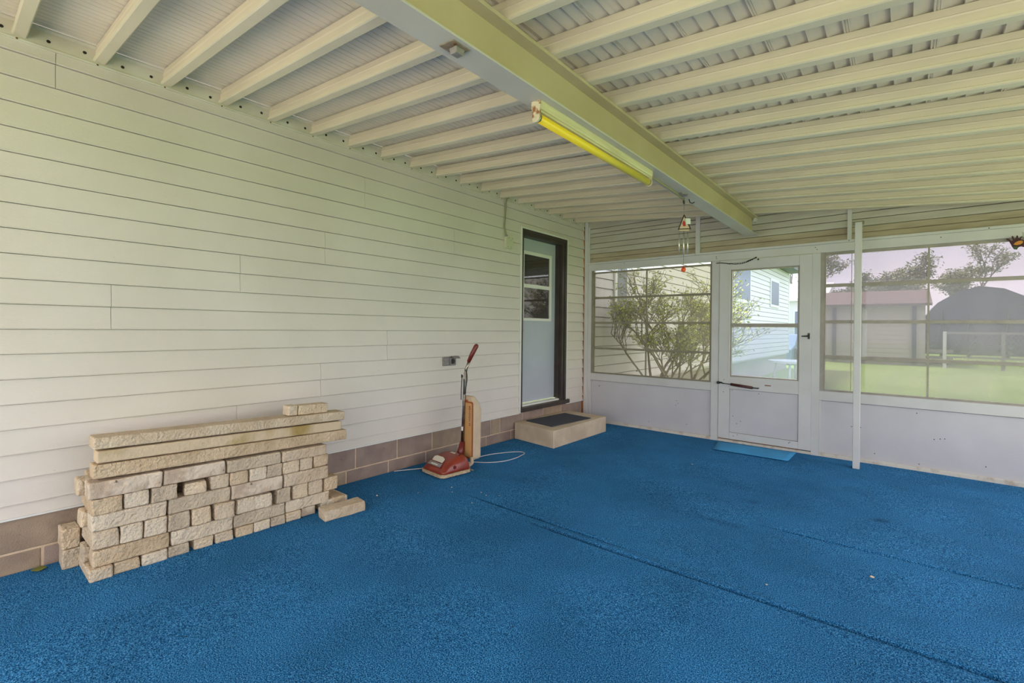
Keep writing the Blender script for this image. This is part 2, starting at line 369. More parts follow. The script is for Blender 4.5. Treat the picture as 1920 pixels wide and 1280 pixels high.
# left deck: finely ribbed panels
x=.022; PW=.2775
while x<2.02:
    x1=min(x+PW,2.128)
    prof=[]
    n=9
    for i in range(n+1):
        xx=x+(x1-x)*i/n
        ph=(i%3)
        prof.append((xx,ZD(xx)+.0015+.0045*ph)); prof.append((x+(x1-x)*(i+.70)/n,ZD(xx)+.0060+.0045*ph)) if i<n else None
        if i<n: prof.append((x+(x1-x)*(i+.80)/n,ZD(xx)+.0105+.0045*ph)); prof.append((x+(x1-x)*(i+.93)/n,ZD(xx)+.0105+.0045*ph))
    a=[(px,YB,pz) for px,pz in prof]; b=[(px,D,pz) for px,pz in prof]
    ta=[(px,YB,pz+.02) for px,pz in prof[::-1]]; tb=[(px,D,pz+.02) for px,pz in prof[::-1]]
    MB().loft([a+ta,b+tb]).build('roof_panel',M['deck'],ce)
    x=x1
# right deck: lapped roof panels, each with four curved laps and a seam
x=2.131; SP=.2745
while x<XE-.05:
    prof=[]
    q=x; 
    for i in range(4):
        wl_=.066 if i<3 else .058
        for t_ in (0,.15,.45,.75,1.0):
            xx=q+wl_*t_*.985
            prof.append((xx,ZD(xx)+.001+.0155*t_**1.6))
        q+=wl_
    prof.append((q+.001,ZD(q)+.0)); prof.append((q+.006,ZD(q)+.0)); prof.append((q+.007,ZD(q)+.003)); prof.append((q+.010,ZD(q)+.003)); prof.append((q+.011,ZD(q))); prof.append((x+SP-.001,ZD(x+SP)))
    a=[(px,YB,pz) for px,pz in prof]; b=[(px,D+.15,pz) for px,pz in prof]
    ta=[(px,YB,ZD(px)+.03) for px,pz in prof[::-1]]; tb=[(px,D+.15,ZD(px)+.03) for px,pz in prof[::-1]]
    MB().loft([a+ta,b+tb]).build('roof_panel',M['deck'],ce)
    x+=SP
# outer fascia
box('fascia',M['white'],(XE,YB,ZJ(XE)-.03,XE+.03,D+.15,ZJ(XE)+.13),ce)

# ------------------------------------------------------------------ steel beam
BX0,BX1,BZ0=2.066,2.190,2.275
BT=ZJ(BX1)-.001
be=empty('steel_beam',((BX0+BX1)/2,YB,BZ0),label='pale painted steel I-beam running under the ceiling joists',cat='beam')
box('bottom_flange',M['beam'],(BX0,YB,BZ0,BX1,D-.10,BZ0+.010),be,.002)
box('web',M['beam_lawn_lit'],(2.121,YB,BZ0+.0101,2.135,D-.10,BT-.0161),be)
box('top_flange',M['beam_lawn_lit'],(BX0-.002,YB,BT-.016,BX1+.002,D-.075,BT),be,.002)
box('end_bracket',M['white'],(2.155,D-.13,BT-.060,2.185,D-.078,BT-.0162),be,.002)

# ------------------------------------------------------------------ far wall
wf=empty('wall_far',(0,D,0),kind='structure')
def fb(name,m,x0,z0,x1,z1,y0,y1,parent=None,bevel=0,**k): return box(name,M[m],(x0,D+y0,z0,x1,D+y1,z1),parent or wf,bevel,**k)
# gable siding in three bays, every plank its own piece, clipped by the sloping roof
GE=[2.155,2.216,2.276,2.347,2.414,2.503,2.553,2.618,2.79]
for bi,(xa,xb) in enumerate(((.068,1.512),(1.562,2.971),(3.006,XR-.02))):
    for k in range(8):
        z0,z1=GE[k],GE[k+1]
        xlim=min(xb,(2.675-.006+JH-z0)/.0905)      # where the roof cuts the board off
        if xlim-xa<.03: continue
        nose=.012 if k>1 else (.004 if k==0 else .008)
        zc=lambda x,z: min(z,ZD(x)+.004)
        n_=10; rings=[]
        for i in range(n_+1):
            xx=xa+.001+(xlim-xa-.002)*i/n_
            rings.append([(xx,D+.018,zc(xx,z0)),(xx,D-nose+.0,zc(xx,z0)),(xx,D-nose,zc(xx,z0+.006)),(xx,D-nose+.006,zc(xx,z1-.009)),(xx,D+.014,zc(xx,z1-.008)),(xx,D+.014,zc(xx,z1-.0015)),(xx,D+.018,zc(xx,z1-.001))])
        MB().loft(rings).build('gable_plank',M['gable_grime'] if k<2 else M['gable'],wf)
pts=[(-.06,2.13),(XR,2.13),(XR,ZD(XR)+.02),(2.1,ZD(2.1)+.02),(-.06,ZD(-.06)+.02)]
MB().loft([[(x,D+.0185,z) for x,z in pts],[(x,D+.030,z) for x,z in pts]]).build('backing',M['brown'],wf)
fb('batten','white',1.512,2.150,1.562,ZD(1.54)-.01,-.028,.015)
fb('batten','white',2.971,2.150,3.006,ZD(2.99)-.01,-.028,.015)
fb('corner_channel','white',.016,-.01,.066,2.735,-.030,.02,bevel=.002)
fb('corner_channel','white',.0665,2.150,.088,2.640,-.018,.01)
fb('header_cap','white',.062,2.130,XR-.01,2.155,-.030,.018,bevel=.003)
fb('header','white',.062,2.046,XR-.01,2.1295,-.012,.03,bevel=.002)
# posts
fb('post','white',.0665,-.01,.118,2.0455,-.018,.03,bevel=.002)
fb('post','white',1.700,-.01,1.782,2.0455,-.020,.03,bevel=.002)
fb('post','white',2.684,-.01,2.752,2.0455,-.024,.03,bevel=.002)
fb('post','white',4.60,-.01,XR-.01,2.0455,-.018,.03,bevel=.002)
# kick panels, rails
for x0,x1 in ((.1185,1.6995),(2.7525,4.5995)):
    fb('sill_rail','white',x0,.562,x1,.656,-.014,.03,bevel=.002)
    fb('kick_panel','panel',x0+.003,.036,x1-.003,.5575,.002,.02); fb('backing','brown',x0,.0365,x1,.5615,.0205,.028)
    fb('base_rail','base_rail',x0,-.005,x1,.0355,-.018,.03,bevel=.003)
fb('panel_bead','white',2.753,.036,2.770,.5615,-.008,.0015)
fb('base_rail','base_rail',1.7825,-.005,2.6835,.028,-.014,.03,bevel=.002)
def dots(lst,y,name='nail_hole',m='screw',parent=None,r=.0045):
    for x_,z_ in lst:
        mb=MB(); mb.loft([[(x_+a,y,z_+b) for a,b in circle(0,0,r,7)],[(x_+a,y-.002,z_+b) for a,b in circle(0,0,r*.7,7)]]); mb.build(name,M[m],parent or wf)
dots([(.23,.49),(.245,.483),(.25,.495),(1.30,.40),(1.315,.37),(1.29,.345),(.95,.10),(1.42,.13),(3.02,.33),(3.05,.325),(3.06,.315),(3.09,.332),(3.62,.30),(3.66,.31),(3.69,.315),(3.50,.52),(3.52,.06),(3.95,.12),(3.20,.10)],D+.002)
dots([(1.745,2.075),(1.742,2.095),(2.72,2.083),(2.705,2.105),(.6,2.11),(3.65,2.10)],D-.012)
dots([(1.51,2.142),(2.985,2.142),(3.95,2.14)],D-.030)

# windows
def window(name,x0,x1,bars,top,mull,matname,pane_m,first=None,barh=None):
    wn=empty(name,(x0,D,.656),kind='structure')
    m=M[matname]
    FW=MB(); FW.box(x0,D-.010,.657,x0+.036,D+.028,2.045); FW.box(x1-.016,D-.010,.657,x1,D+.028,2.045); FW.box(x0+.036,D-.008,.657,x1-.016,D+.028,.668)
    FW.build('window_frame',m,wn)
    lv=[.668]+bars+[top]
    for i in range(4):
        z0,z1=lv[i]+.0005,lv[i+1]; bh=.020 if matname=='sash' else .026
        yo=[-.004,.004,.004,.004][i]
        sb=MB()
        a,b=x0+.0365,x1-.0165
        sb.box(a,D+yo,z1-bh,b,D+yo+.016,z1)              # top rail
        sb.box(a,D+yo,z0,b,D+yo+.014,z0+.006)
        sb.box(a,D+yo,z0+.006,a+.008,D+yo+.014,z1-bh); sb.box(b-.008,D+yo,z0+.006,b,D+yo+.014,z1-bh)
        sb.box(mull-.008,D+yo-.001,z0+.006,mull+.008,D+yo+.014,z1-bh)
        s=sb.build('sash',m,wn)
        for (p,q) in ((a+.008,mull-.008),(mull+.008,b-.008)):
            box('pane',M[pane_m],(p+.0005,D+yo+.006,z0+.0065,q-.0005,D+yo+.0075,z1-bh-.0005),s)
    return wn
window('window_1',.1185,1.6995,[1.002,1.346,1.680],2.022,.901,'sash','vinyl_clear')
w2=window('window_2',2.7525,4.5995,[1.010,1.361,1.723],2.045,3.572,'sash_light','vinyl')
box('divider',M['sash_light'],(3.005,D+.0,.67,3.010,D+.004,2.03),w2)

# screen door
sdr=empty('door_2',(1.79,D,.04),kind='structure')
dy0,dy1=-.030,.012
fb('stile','white',1.7860,.040,1.905,2.0405,dy0,dy1,sdr,.002); fb('jamb_backing','brown',1.783,.03,2.683,.0395,-.008,.02,sdr)
fb('stile','white',2.572,.040,2.6834,2.040,dy0,dy1,sdr,.002)
fb('top_rail','white',1.9055,1.932,2.5715,2.040,dy0,dy1,sdr,.002)
fb('lock_rail','white',1.9055,.600,2.5715,.738,dy0,dy1,sdr,.002)
fb('bottom_rail','white',1.9055,.040,2.5715,.115,dy0,dy1,sdr,.002)
fb('lower_panel','panel',1.9085,.1185,2.5685,.5965,-.018,.0,sdr); fb('backing','brown',1.9056,.1156,2.5714,.5994,.0005,.006,sdr)
g=MB()
for b in ((1.905,.738,1.921,1.932),(2.556,.738,2.572,1.932),(1.921,1.916,2.556,1.932),(1.921,.738,2.556,.754),(1.921,1.292,2.556,1.334)):
    g.box(b[0]+.0005,D-.024,b[1]+.0005,b[2]-.0005,D+.002,b[3]-.0005)
g.build('glazing_frame',M['sash_light'],sdr)
box('pane',M['glass'],(1.922,D-.012,1.335,2.555,D-.010,1.915),sdr)
box('pane',M['glass_dirty'],(1.922,D-.016,.755,2.555,D-.014,1.291),sdr)
# bevel moulding around the lights
g=MB()
for b in ((1.890,.725,1.900,1.945),(2.577,.725,2.587,1.945)):
    g.box(b[0],D-.034,b[1],b[2],D-.0301,b[3])
g.box(1.900,D-.034,1.937,2.577,D-.0301,1.945)
g.build('moulding',M['white'],sdr)
# latch
g=MB(); g.box(2.650,D-.038,1.175,2.668,D-.0302,1.235); g.tube([(2.659,D-.038,1.205),(2.659,D-.066,1.205)],.006,8); g.tube([(2.665,D-.064,1.206),(2.640,D-.066,1.205),(2.600,D-.068,1.203)],[.008,.006,.005],8)
g.build('latch',M['black'],sdr,label='black latch lever')
# pneumatic closer
g=MB(); g.tube([(1.925,D-.055,.655),(2.145,D-.058,.636)],.0155,12); g.build('closer',M['closer'],sdr,label='maroon pneumatic closer tube')
g=MB(); g.tube([(1.925,D-.055,.655),(1.80,D-.050,.662)],.004,6); g.tube([(2.145,D-.058,.636),(2.20,D-.058,.634)],.006,6); g.tube([(2.20,D-.07,.634),(2.20,D-.031,.634)],.007,6)
g.box(1.775,D-.060,.650,1.800,D-.0205,.676); g.tube([(1.80,D-.05,.662),(1.82,D-.06,.672),(1.85,D-.05,.655)],.006,6)
g.build('closer_bracket',M['black'],sdr)
# storm chain at the head
g=MB(); P=[(1.752,2.030),(1.80,2.030),(1.86,2.020),(1.90,2.008)]
g.tube([(a,D-.040,b-.012) for a,b in P],.0045,6)
for off in (0,.010):
    q=[(1.895,2.000+off*.4),(1.95,1.990+off),(2.02,1.990+off),(2.08,2.006+off*.5),(2.14,2.030)]
    for (a,b),(c,d_) in zip(q,q[1:]):
        for s_ in range(3):
            t0,t1=s_/3,(s_+.75)/3
            g.tube([(a+(c-a)*t0,D-.040,b+(d_-b)*t0),(a+(c-a)*t1,D-.040,b+(d_-b)*t1)],.003,5)
g.tube([(2.075,D-.044,2.012),(2.15,D-.044,2.040)],.005,6); g.tube([(2.15,D-.044,2.040),(2.168,D-.0302,2.050)],.007,6)
g.loft([[(2.185+a,D-.031,2.026+b) for a,b in circle(0,0,.009,8)],[(2.185+a,D-.042,2.026+b) for a,b in circle(0,0,.009,8)]])
g.build('chain',M['black'],sdr)
dots([(1.93,.585),(2.20,.57),(1.94,.30),(2.02,.25),(1.98,.22)],D-.018,parent=sdr)
dots([(1.84,.56),(1.845,.70),(1.95,.08),(1.99,.10),(2.49,.09),(2.50,.10)],D-.030,parent=sdr)
g=MB(); g.box(2.26,D-.032,.664,2.32,D-.0301,.674); g.build('rust_streak',M['rust'],sdr)
g=MB(); g.box(1.79,D-.031,.036,2.59,D+.01,.0398); g.build('sweep',M['rust'],sdr)

# ------------------------------------------------------------------ house door in the left wall
hd=empty('door_1',(0,4.24,.28),kind='structure')
def hb(name,m,x0,y0,z0,x1,y1,z1,bev=0,**k): return box(name,M[m],(x0,y0,z0,x1,y1,z1),k.pop('parent',hd),bev,**k)
g=MB(); g.box(-.02,4.240,.275,.020,4.256,2.425); g.box(-.02,5.204,.275,.020,5.220,2.425); g.box(-.02,4.2565,2.408,.020,5.2035,2.425); g.build('casing',M['trim'],hd)
g=MB(); g.box(-.12,4.2565,.335,.004,4.300,2.4075); g.box(-.12,5.112,.335,.004,5.2035,2.4075); g.box(-.12,4.3005,2.335,.004,5.1115,2.4075); g.build('door_frame',M['brown'],hd)
g=MB(); g.box(.0045,4.2565,.335,.014,4.290,2.4075); g.box(.0045,5.165,.335,.014,5.2035,2.4075); g.box(.0045,4.2905,2.365,.014,5.1645,2.4075); g.build('door_frame',M['brown'],hd)
g=MB(); g.box(-.095,5.095,.365,-.035,5.1115,2.3345); g.box(-.095,4.3005,.365,-.06,4.3145,2.3345); g.build('door_stop',M['brown'],hd)
hb('threshold','trim',-.11,4.3005,.335,-.030,5.1115,.352)
hb('sill','brown',-.03,4.258,.285,.040,5.262,.3345,.004)
lf=hb('door_leaf','leaf_door',-.140,4.3005,.3655,-.1005,5.094,2.3345)
g=MB()
for b in ((4.385,1.345,4.425,2.182),(4.950,1.345,4.990,2.182),(4.4255,2.142,4.9495,2.182),(4.4255,1.345,4.9495,1.378),(4.4255,1.742,4.9495,1.786)):
    g.box(-.1000,b[0],b[1],-.082,b[2],b[3])
g.build('light_frame',M['trim'],hd)
hb('pane','darkglass',-.0998,4.4255,1.7865,-.094,4.9495,2.1415)
hb('pane','darkglass',-.0998,4.4255,1.3785,-.094,4.9495,1.7415)
g=MB(); g.tube([(-.1,4.36,1.225),(-.075,4.36,1.225)],.012,8); g.tube([(-.075,4.36,1.225),(-.05,4.36,1.225)],.018,10); g.build('door_knob',M['chrome'],hd)

# ------------------------------------------------------------------ right side and rear of the porch (outside the frame)
wr=empty('wall_right',(XR,YB,0),kind='structure')
box('base_rail',M['base_rail'],(XR-.03,YB,-.005,XR+.01,D-.02,.036),wr)
box('kick_panel',M['panel'],(XR-.015,YB,.037,XR,D-.02,.30),wr)
box('sill_rail',M['white'],(XR-.03,YB,.3005,XR+.01,D-.02,.36),wr)
box('header',M['white'],(XR-.03,YB,2.12,XR+.01,D-.02,ZJ(XR)-.004),wr)
for y in (YB,.3,2.2,4.0): box('post',M['white'],(XR-.03,y,.3605,XR+.01,y+.06,2.1195),wr)

# ------------------------------------------------------------------ step + mats
stp=empty('concrete_step',(.3,4.65,0))
tag(stp,label='weathered concrete step block under the house door',cat='step')
c=[(.006,4.165),(.600,4.085),(.598,5.215),(.006,5.26)]
bm=MB(); bm.loft([[(x,y,-.003) for x,y in c],[(x,y,.182) for x,y in c]])
bm.build('block',M['concrete'],stp,.005)
tp=[(.012,4.175),(.592,4.095),(.590,5.205),(.012,5.25)]
mt=MB(); c=[(.050,4.318),(.466,4.245),(.530,4.965),(.112,5.030)]
mt.loft([[(x,y,.1825) for x,y in c],[(x,y,.192) for x,y in c]])
mt.build('door_mat',M['rubber'],bevel=.002,label='dark grey rectangular rubber mat lying on the concrete step',cat='mat')
mt=MB()
c=[(1.80,5.600),(1.872,5.178),(2.556,5.192),(2.560,5.648)]
na=12; rows=[]
for j in range(na+1):
    t=j/na; row=[]
    for i in range(na+1):
        s=i/na
        x=(c[0][0]*(1-s)+c[3][0]*s)*(1-t)+(c[1][0]*(1-s)+c[2][0]*s)*t; y=(c[0][1]*(1-s)+c[3][1]*s)*(1-t)+(c[1][1]*(1-s)+c[2][1]*s)*t
        row.append((x,y,.0045+.006*max(0,(t-.8)/.2)**2))
    rows.append(row)
n1=na+1
top=[p for r in rows for p in r]; bot=[(x,y,z-.003) for x,y,z in top]
f=[(j*n1+i,j*n1+i+1,(j+1)*n1+i+1,(j+1)*n1+i) for j in range(na) for i in range(na)]
N0=len(top)
mt.add(top+bot,f+[tuple(N0+k for k in q[::-1]) for q in f]+[(i,i+1,N0+i+1,N0+i) for i in range(na)]+[(na*n1+i,na*n1+i+1,N0+na*n1+i+1,N0+na*n1+i) for i in range(na)]+[(j*n1,(j+1)*n1,N0+(j+1)*n1,N0+j*n1) for j in range(na)]+[(j*n1+na,(j+1)*n1+na,N0+(j+1)*n1+na,N0+j*n1+na) for j in range(na)],True)
mt.build('door_mat',M['bluemat'],label='thin smooth light blue mat lying at the foot of the screen door',cat='mat')

# ------------------------------------------------------------------ free-standing post
ps=empty('support_post',(3.075,5.365,0),label='slim white square post standing just inside the right window',cat='post')
box('shaft',M['white'],(3.050,5.342,.001,3.103,5.395,2.258),ps,.003)
g=MB(); g.box(3.030,5.335,2.2585,3.118,5.400,2.264); g.box(3.104,5.355,2.235,3.118,5.380,2.258); g.box(3.030,5.355,2.235,3.049,5.380,2.258); g.build('bracket',M['sash'],ps)

# ------------------------------------------------------------------ fluorescent fixture
fx=empty('fluorescent_light',(2.127,2.3,2.274),label='yellow tube fluorescent batten light fixed under the steel beam',cat='light')
FY0,FY1=1.700,2.925
pr=[(2.104,2.2748),(2.104,2.246),(2.108,2.240),(2.114,2.238),(2.118,2.232),(2.136,2.232),(2.140,2.238),(2.146,2.240),(2.150,2.246),(2.150,2.2748)]
MB().loft([[(x,FY0+.008,z) for x,z in pr],[(x,FY1-.008,z) for x,z in pr]]).build('housing',M['fixture'],fx)
MB().tube([(2.127,FY0+.022,2.204),(2.127,FY1-.022,2.204)],.020,18).build('tube',M['tube'],fx,label='bright yellow tube')
for a,b in ((FY0+.0095,FY0+.0215),(FY1-.0215,FY1-.0095)):
    MB().tube([(2.127,a,2.204),(2.127,b,2.204)],.0195,14).build('tube_cap',M['chrome'],fx)
def cap(y0,y1):
    pts=[(2.102,2.2748),(2.102,2.245),(2.106,2.238),(2.106,2.205)]+[(2.127+.021*math.cos(PI+PI*i/8),2.200+.021*math.sin(PI+PI*i/8)) for i in range(9)]+[(2.148,2.238),(2.152,2.245),(2.152,2.2748)]
    MB().loft([[(x,y0,z) for x,z in pts],[(x,y1,z) for x,z in pts]]).build('end_cap',M['endcap'],fx,label='rusty cream end cap')
cap(FY0-.001,FY0+.008); cap(FY1-.008,FY1+.001)
MB().tube([(2.122,FY1+.001,2.258),(2.105,3.45,2.260),(2.088,3.66,2.262)],.008,8).build('conduit',M['conduit'],fx)
g=MB(); pts=[(2.118+.036*math.cos(2*PI*i/8+.4),3.545+.046*math.sin(2*PI*i/8+.4)) for i in range(8)]
g.loft([[(x,y,2.2749) for x,y in pts],[(x,y,2.262) for x,y in pts]]); g.build('junction_cover',M['grey'],fx)
g=MB(); g.tube([(2.083,3.67,2.2749),(2.083,3.67,2.245),(2.078,3.69,2.238)],.007,8); g.build('hook',M['dark'],fx); g=MB(); g.tube([(2.105,3.72,2.2749),(2.11,3.73,2.250),(2.125,3.74,2.243),(2.138,3.75,2.252)],.004,6); g.build('hook',M['dark'],fx)

# small ceiling socket on the beam
so=empty('socket_box',(2.137,1.19,2.2745),label='small rusty square junction cover screwed under the steel beam',cat='junction box')
c=[(2.103,1.145),(2.172,1.152),(2.172,1.236),(2.103,1.229)]
MB().loft([[(x,y,2.2749) for x,y in c],[(x,y,2.271) for x,y in c]]).build('cover_plate',M['rusty_plate'],so,.001)
cx,cy=2.140,1.198
c=[(cx-.019,cy-.022),(cx+.019,cy-.020),(cx+.019,cy+.024),(cx-.019,cy+.022)]
c2=[(cx+(x-cx)*.82,cy+(y-cy)*.82) for x,y in c]
MB().loft([[(x,y,2.2709) for x,y in c],[(x,y,2.249) for x,y in c2]]).build('socket',M['grey'],so,.002)
g=MB(); g.loft([[(2.160+a,1.170+b,2.2708) for a,b in circle(0,0,.007,8)],[(2.160+a,1.170+b,2.268) for a,b in circle(0,0,.006,8)]]); g.build('screw',M['rustbolt'],so)

# ------------------------------------------------------------------ wall box with conduit, outlet
bx=empty('electrical_box',(0,4.0,2.19),label='cream electrical box with conduit on siding left of the house door',cat='electrical box')
box('box',M['boxmetal'],(.003,3.945,2.135,.042,4.062,2.258),bx,.003)
box('cover',M['boxmetal'],(.0421,3.943,2.133,.0455,4.064,2.260),bx)
for y,z in ((3.985,2.245),(4.02,2.225),(3.975,2.15),(4.025,2.150),(4.045,2.245)): g=MB(); disc_x(g,.0456,y,z,.004,.002,6); g.build('knockout',M['screw'],bx)
MB().tube([(.040,3.950,2.700),(.026,3.948,2.62),(.022,3.945,2.45),(.022,3.935,2.37),(.024,3.955,2.30),(.024,3.965,2.268)],.0085,8).build('conduit',M['conduit'],bx)
MB().tube([(.024,3.965,2.278),(.024,3.965,2.2585)],.013,8).build('conduit_nut',M['grey'],bx)

ou=empty('outlet',(0,3.14,.92),label='grey weatherproof outlet with raised flap above the vacuum cleaner handle',cat='outlet')
box('back_plate',M['grey'],(.004,3.062,.882,.020,3.226,.964),ou,.004)
g=MB(); g.box(.0205,3.068,.888,.032,3.128,.958); g.build('closed_flap',M['grey'],ou,.003)
g=MB(); g.box(.0205,3.140,.888,.026,3.220,.958); g.box(.026,3.146,.892,.034,3.152,.954); g.box(.026,3.208,.892,.034,3.214,.954); g.box(.026,3.146,.888,.034,3.214,.892); g.build('socket_rim',M['grey'],ou)
g=MB(); g.loft([[(.0262,3.180+a,.923+b) for a,b in circle(0,0,.026,14)],[(.029,3.180+a,.923+b) for a,b in circle(0,0,.025,14)]]); g.build('socket_face',M['dark'],ou)
fl=MB(); seg=[]
for i in range(7):
    t=i/6; seg.append((.027+.060*t,.966+.012*math.sin(t*PI*.9)-.016*t*t))
fl.loft([[(x,3.142,z) for x,z in seg]+[(x,3.142,z+.003) for x,z in seg[::-1]],[(x,3.222,z) for x,z in seg]+[(x,3.222,z+.003) for x,z in seg[::-1]]])
fl.build('raised_flap',M['grey'],ou)

# ------------------------------------------------------------------ wind chime
wc=empty('wind_chime',(2.079,3.692,2.236),label='triangular birdhouse wind chime with cardinal and orange bead below the beam',cat='wind chime')
YC,XC=3.692,2.079
rt=Vector((math.cos(YAW),math.sin(YAW),0))     # the chime happens to hang square to the room's diagonal
def wp(a,z,d=0): return (XC+rt.x*a-rt.y*d, YC+rt.y*a+rt.x*d, z)
MB().tube([wp(0,2.236),wp(0,2.147)],.0012,5).build('string',M['grey'],wc)
g=MB(); 
for a,b in (((0,2.150),(-.044,2.034)),((0,2.150),(.052,2.040)),((-.046,2.036),(.054,2.042))): g.tube([wp(*a),wp(*b)],.0045,6)
g.build('triangle_frame',M['chime_wood'],wc)
g=MB(); tri=[(0,2.138),(-.036,2.042),(.042,2.046)]; g.loft([[wp(a,z,.002) for a,z in tri],[wp(a,z,-.002) for a,z in tri]]); g.build('backing',M['bag'],wc)
g=MB(); tri=[(.008,2.122),(.046,2.120),(.048,2.078),(.012,2.076)]; g.loft([[wp(a,z,-.004) for a,z in tri],[wp(a,z,-.010) for a,z in tri]]); g.build('pale_panel',M['chime_pale'],wc)
g=MB(); tri=[(-.006,2.105),(.004,2.090),(.010,2.062),(-.004,2.060),(-.012,2.085)]; g.loft([[wp(a,z,-.004) for a,z in tri],[wp(a,z,-.010) for a,z in tri]]); g.build('cardinal',M['chime_red'],wc)
g=MB(); tri=[(-.044,2.032),(.040,2.036),(.034,2.024),(-.036,2.022)]; g.loft([[wp(a,z,.012) for a,z in tri],[wp(a,z,-.012) for a,z in tri]]); g.build('base_bar',M['bag'],wc)
for a,zt,zb,d in ((-.036,1.995,1.860,0),(-.006,2.000,1.845,-.012),(.004,1.990,1.835,.010),(.030,1.998,1.853,0)):
    MB().tube([wp(a,2.024,d),wp(a,zt,d)],.0008,4).build('string',M['chime_wood'],wc)
    MB().tube([wp(a,zt,d),wp(a,zb,d)],.0052,8).build('chime_tube',M['chime_tube'],wc)
MB().tube([wp(0,2.022),wp(-.001,1.738)],.0008,4).build('string',M['chime_wood'],wc)
g=MB(); rr=[]
for i in range(9):
    th=PI*i/8; rr.append([wp(.0185*math.sin(th)*math.cos(q),1.722-.019*math.cos(th)*1.0+0,.0185*math.sin(th)*math.sin(q)) for q in [2*PI*k/12 for k in range(12)]])
g.loft(rr,smooth=True); g.build('bead',M['bead'],wc,label='orange bead')
g=MB()
for q in range(4):
    a=q*PI/2+.4; g.tube([wp(0,1.738),wp(.012*math.cos(a),1.749,.012*math.sin(a))],.003,5)
g.build('bead_leaf',M['chime_red'],wc)

# ------------------------------------------------------------------ ornament hanging at the right window
on=empty('hanging_ornament',(4.10,D-.05,2.0),label='dark maroon spiky-crested bird ornament hanging at the right window head',cat='ornament')
S=.0525/1000*1.06
def opt(px,pz): # crop pixels of a 60 px square, to metres around the ornament's head
    return (4.047+(px-560)*.000142, 2.036-(pz-570)*.000240)
out=[(560,570),(640,565),(720,600),(780,660),(850,640),(810,560),(800,500),(830,485),(870,520),(905,600),(950,590),(980,540),(990,490),(1025,480),(1050,510),(1050,570),(1100,590),(1150,545),(1190,520),(1225,530),(1190,570),(1165,620),(1230,650),(1400,690),(1700,700),(1700,960),(1400,930),(1200,870),(1100,880),(1040,920),(1020,965),(900,950),(820,860),(760,760),(680,650),(600,605)]
def flat(pts,y0,y1): 
    a=[opt(*p) for p in pts]; return [[(x,y0,z) for x,z in a],[(x,y1,z) for x,z in a]]
MB().loft(flat(out,D-.050,D-.044)).build('body',M['orn'],on)
MB().loft(flat([(870,790),(930,730),(1050,680),(1180,670),(1250,700),(1230,760),(1150,800),(1000,815)],D-.0535,D-.0502)).build('orange_patch',M['orn_o'],on)
MB().loft(flat([(850,860),(1060,870),(1010,920),(960,945),(890,920)],D-.0535,D-.0502)).build('green_patch',M['orn_g'],on)
MB().tube([(4.145,D-.047,2.010),(4.145,D-.044,2.075),(4.145,D-.0125,2.085)],.0012,5).build('hanging_wire',M['dark'],on)

# ------------------------------------------------------------------ vacuum cleaner
va=empty('vacuum_cleaner',(.37,2.80,0),label='maroon vintage upright vacuum cleaner with tan bag standing by the wall',cat='vacuum')
VR=Matrix.Translation((.372,2.790,0))@Matrix.Rotation(math.radians(-6),4,'Z')@Matrix.Scale(1,4)
# local frame: +x right, -y forward, z up
def V(x,y,z): return tuple(VR@Vector((x,y,z)))
def ring_rr(hw,y0,y1,r,z,n=5,taper=0):
    pts=[]
    for cx,cy,a0 in ((hw-r,y1-r,0),(-hw+r,y1-r,PI/2),(-hw+r,y0+r,PI),(hw-r,y0+r,1.5*PI)):
        for i in range(n+1):
            a=a0+PI/2*i/n; pts.append((cx+r*math.cos(a),cy+r*math.sin(a),z))
    return pts
# bumper skirt
MB().loft([[V(*p) for p in ring_rr(.160,-.160,.165,.045,z)] for z in (.012,.016,.034,.038)]).build('bumper',M['bumper'],va)
for sx in (-.13,.10):
    for sy in (-.11,.12): MB().tube([V(sx,sy,.018),V(sx+.03,sy,.018)],.0165,10).build('wheel',M['dark'],va)
# hood: lofted contours
def hood(z,t):
    # t 0..1 from skirt to crown
    hw=.154*(1-.10*t-.42*t**3); y0=-.152+.085*t+.10*t**2.5; y1=.160-.012*t-.05*t**3
    r=.042+.02*t
    pts=ring_rr(hw,y0,y1,min(r,hw*.9),z)
    out=[]
    for x,y,zz in pts:
        out.append((x,y,zz))
    return out
rings=[]
HZ=[.039,.060,.085,.108,.128,.142,.151,.155]
for i,z in enumerate(HZ):
    t=i/(len(HZ)-1); rg=hood(z,t)
    # slope the front down: lower points toward the front as t rises
    rings.append([V(x,y,z-(max(0,.06-y))*.22*t) for x,y,z in rg])
MB().loft(rings,smooth=True).build('hood',M['red'],va)
# front headlight lens and name plate on the sloping nose
def nose(x,y,off): # height of the hood nose at y
    return None
def plate(name,m,pts,th=.004):
    n_=(Vector(pts[1])-Vector(pts[0])).cross(Vector(pts[2])-Vector(pts[0])).normalized()
    if n_.z<0: n_=-n_
    a=[V(*p) for p in pts]; b=[V(*(Vector(p)+n_*th)) for p in pts]
    return MB().loft([a,b]).build(name,M[m],va)
plate('headlight_lens','beige',[(-.070,-.092,.112),(.070,-.092,.112),(.072,-.066,.139),(.040,-.056,.147),(-.040,-.056,.147),(-.072,-.066,.139)],.006)
plate('name_plate','grey',[(-.085,-.128,.084),(.085,-.128,.084),(.082,-.100,.106),(-.082,-.100,.106)],.005)
plate('selector_slide','beige',[(-.045,-.124,.092),(.040,-.124,.092),(.040,-.116,.099),(-.045,-.116,.099)],.006)
plate('rear_badge','beige',[(-.03,.06,.156),(.03,.06,.156),(.025,.085,.156),(-.025,.085,.156)],.003)
g=MB(); g.loft([[V(.148,-.02+a,.078+b) for a,b in circle(0,0,.016,12)],[V(.154,-.02+a,.080+b) for a,b in circle(0,0,.014,12)]]); g.build('side_badge',M['darkred'],va)
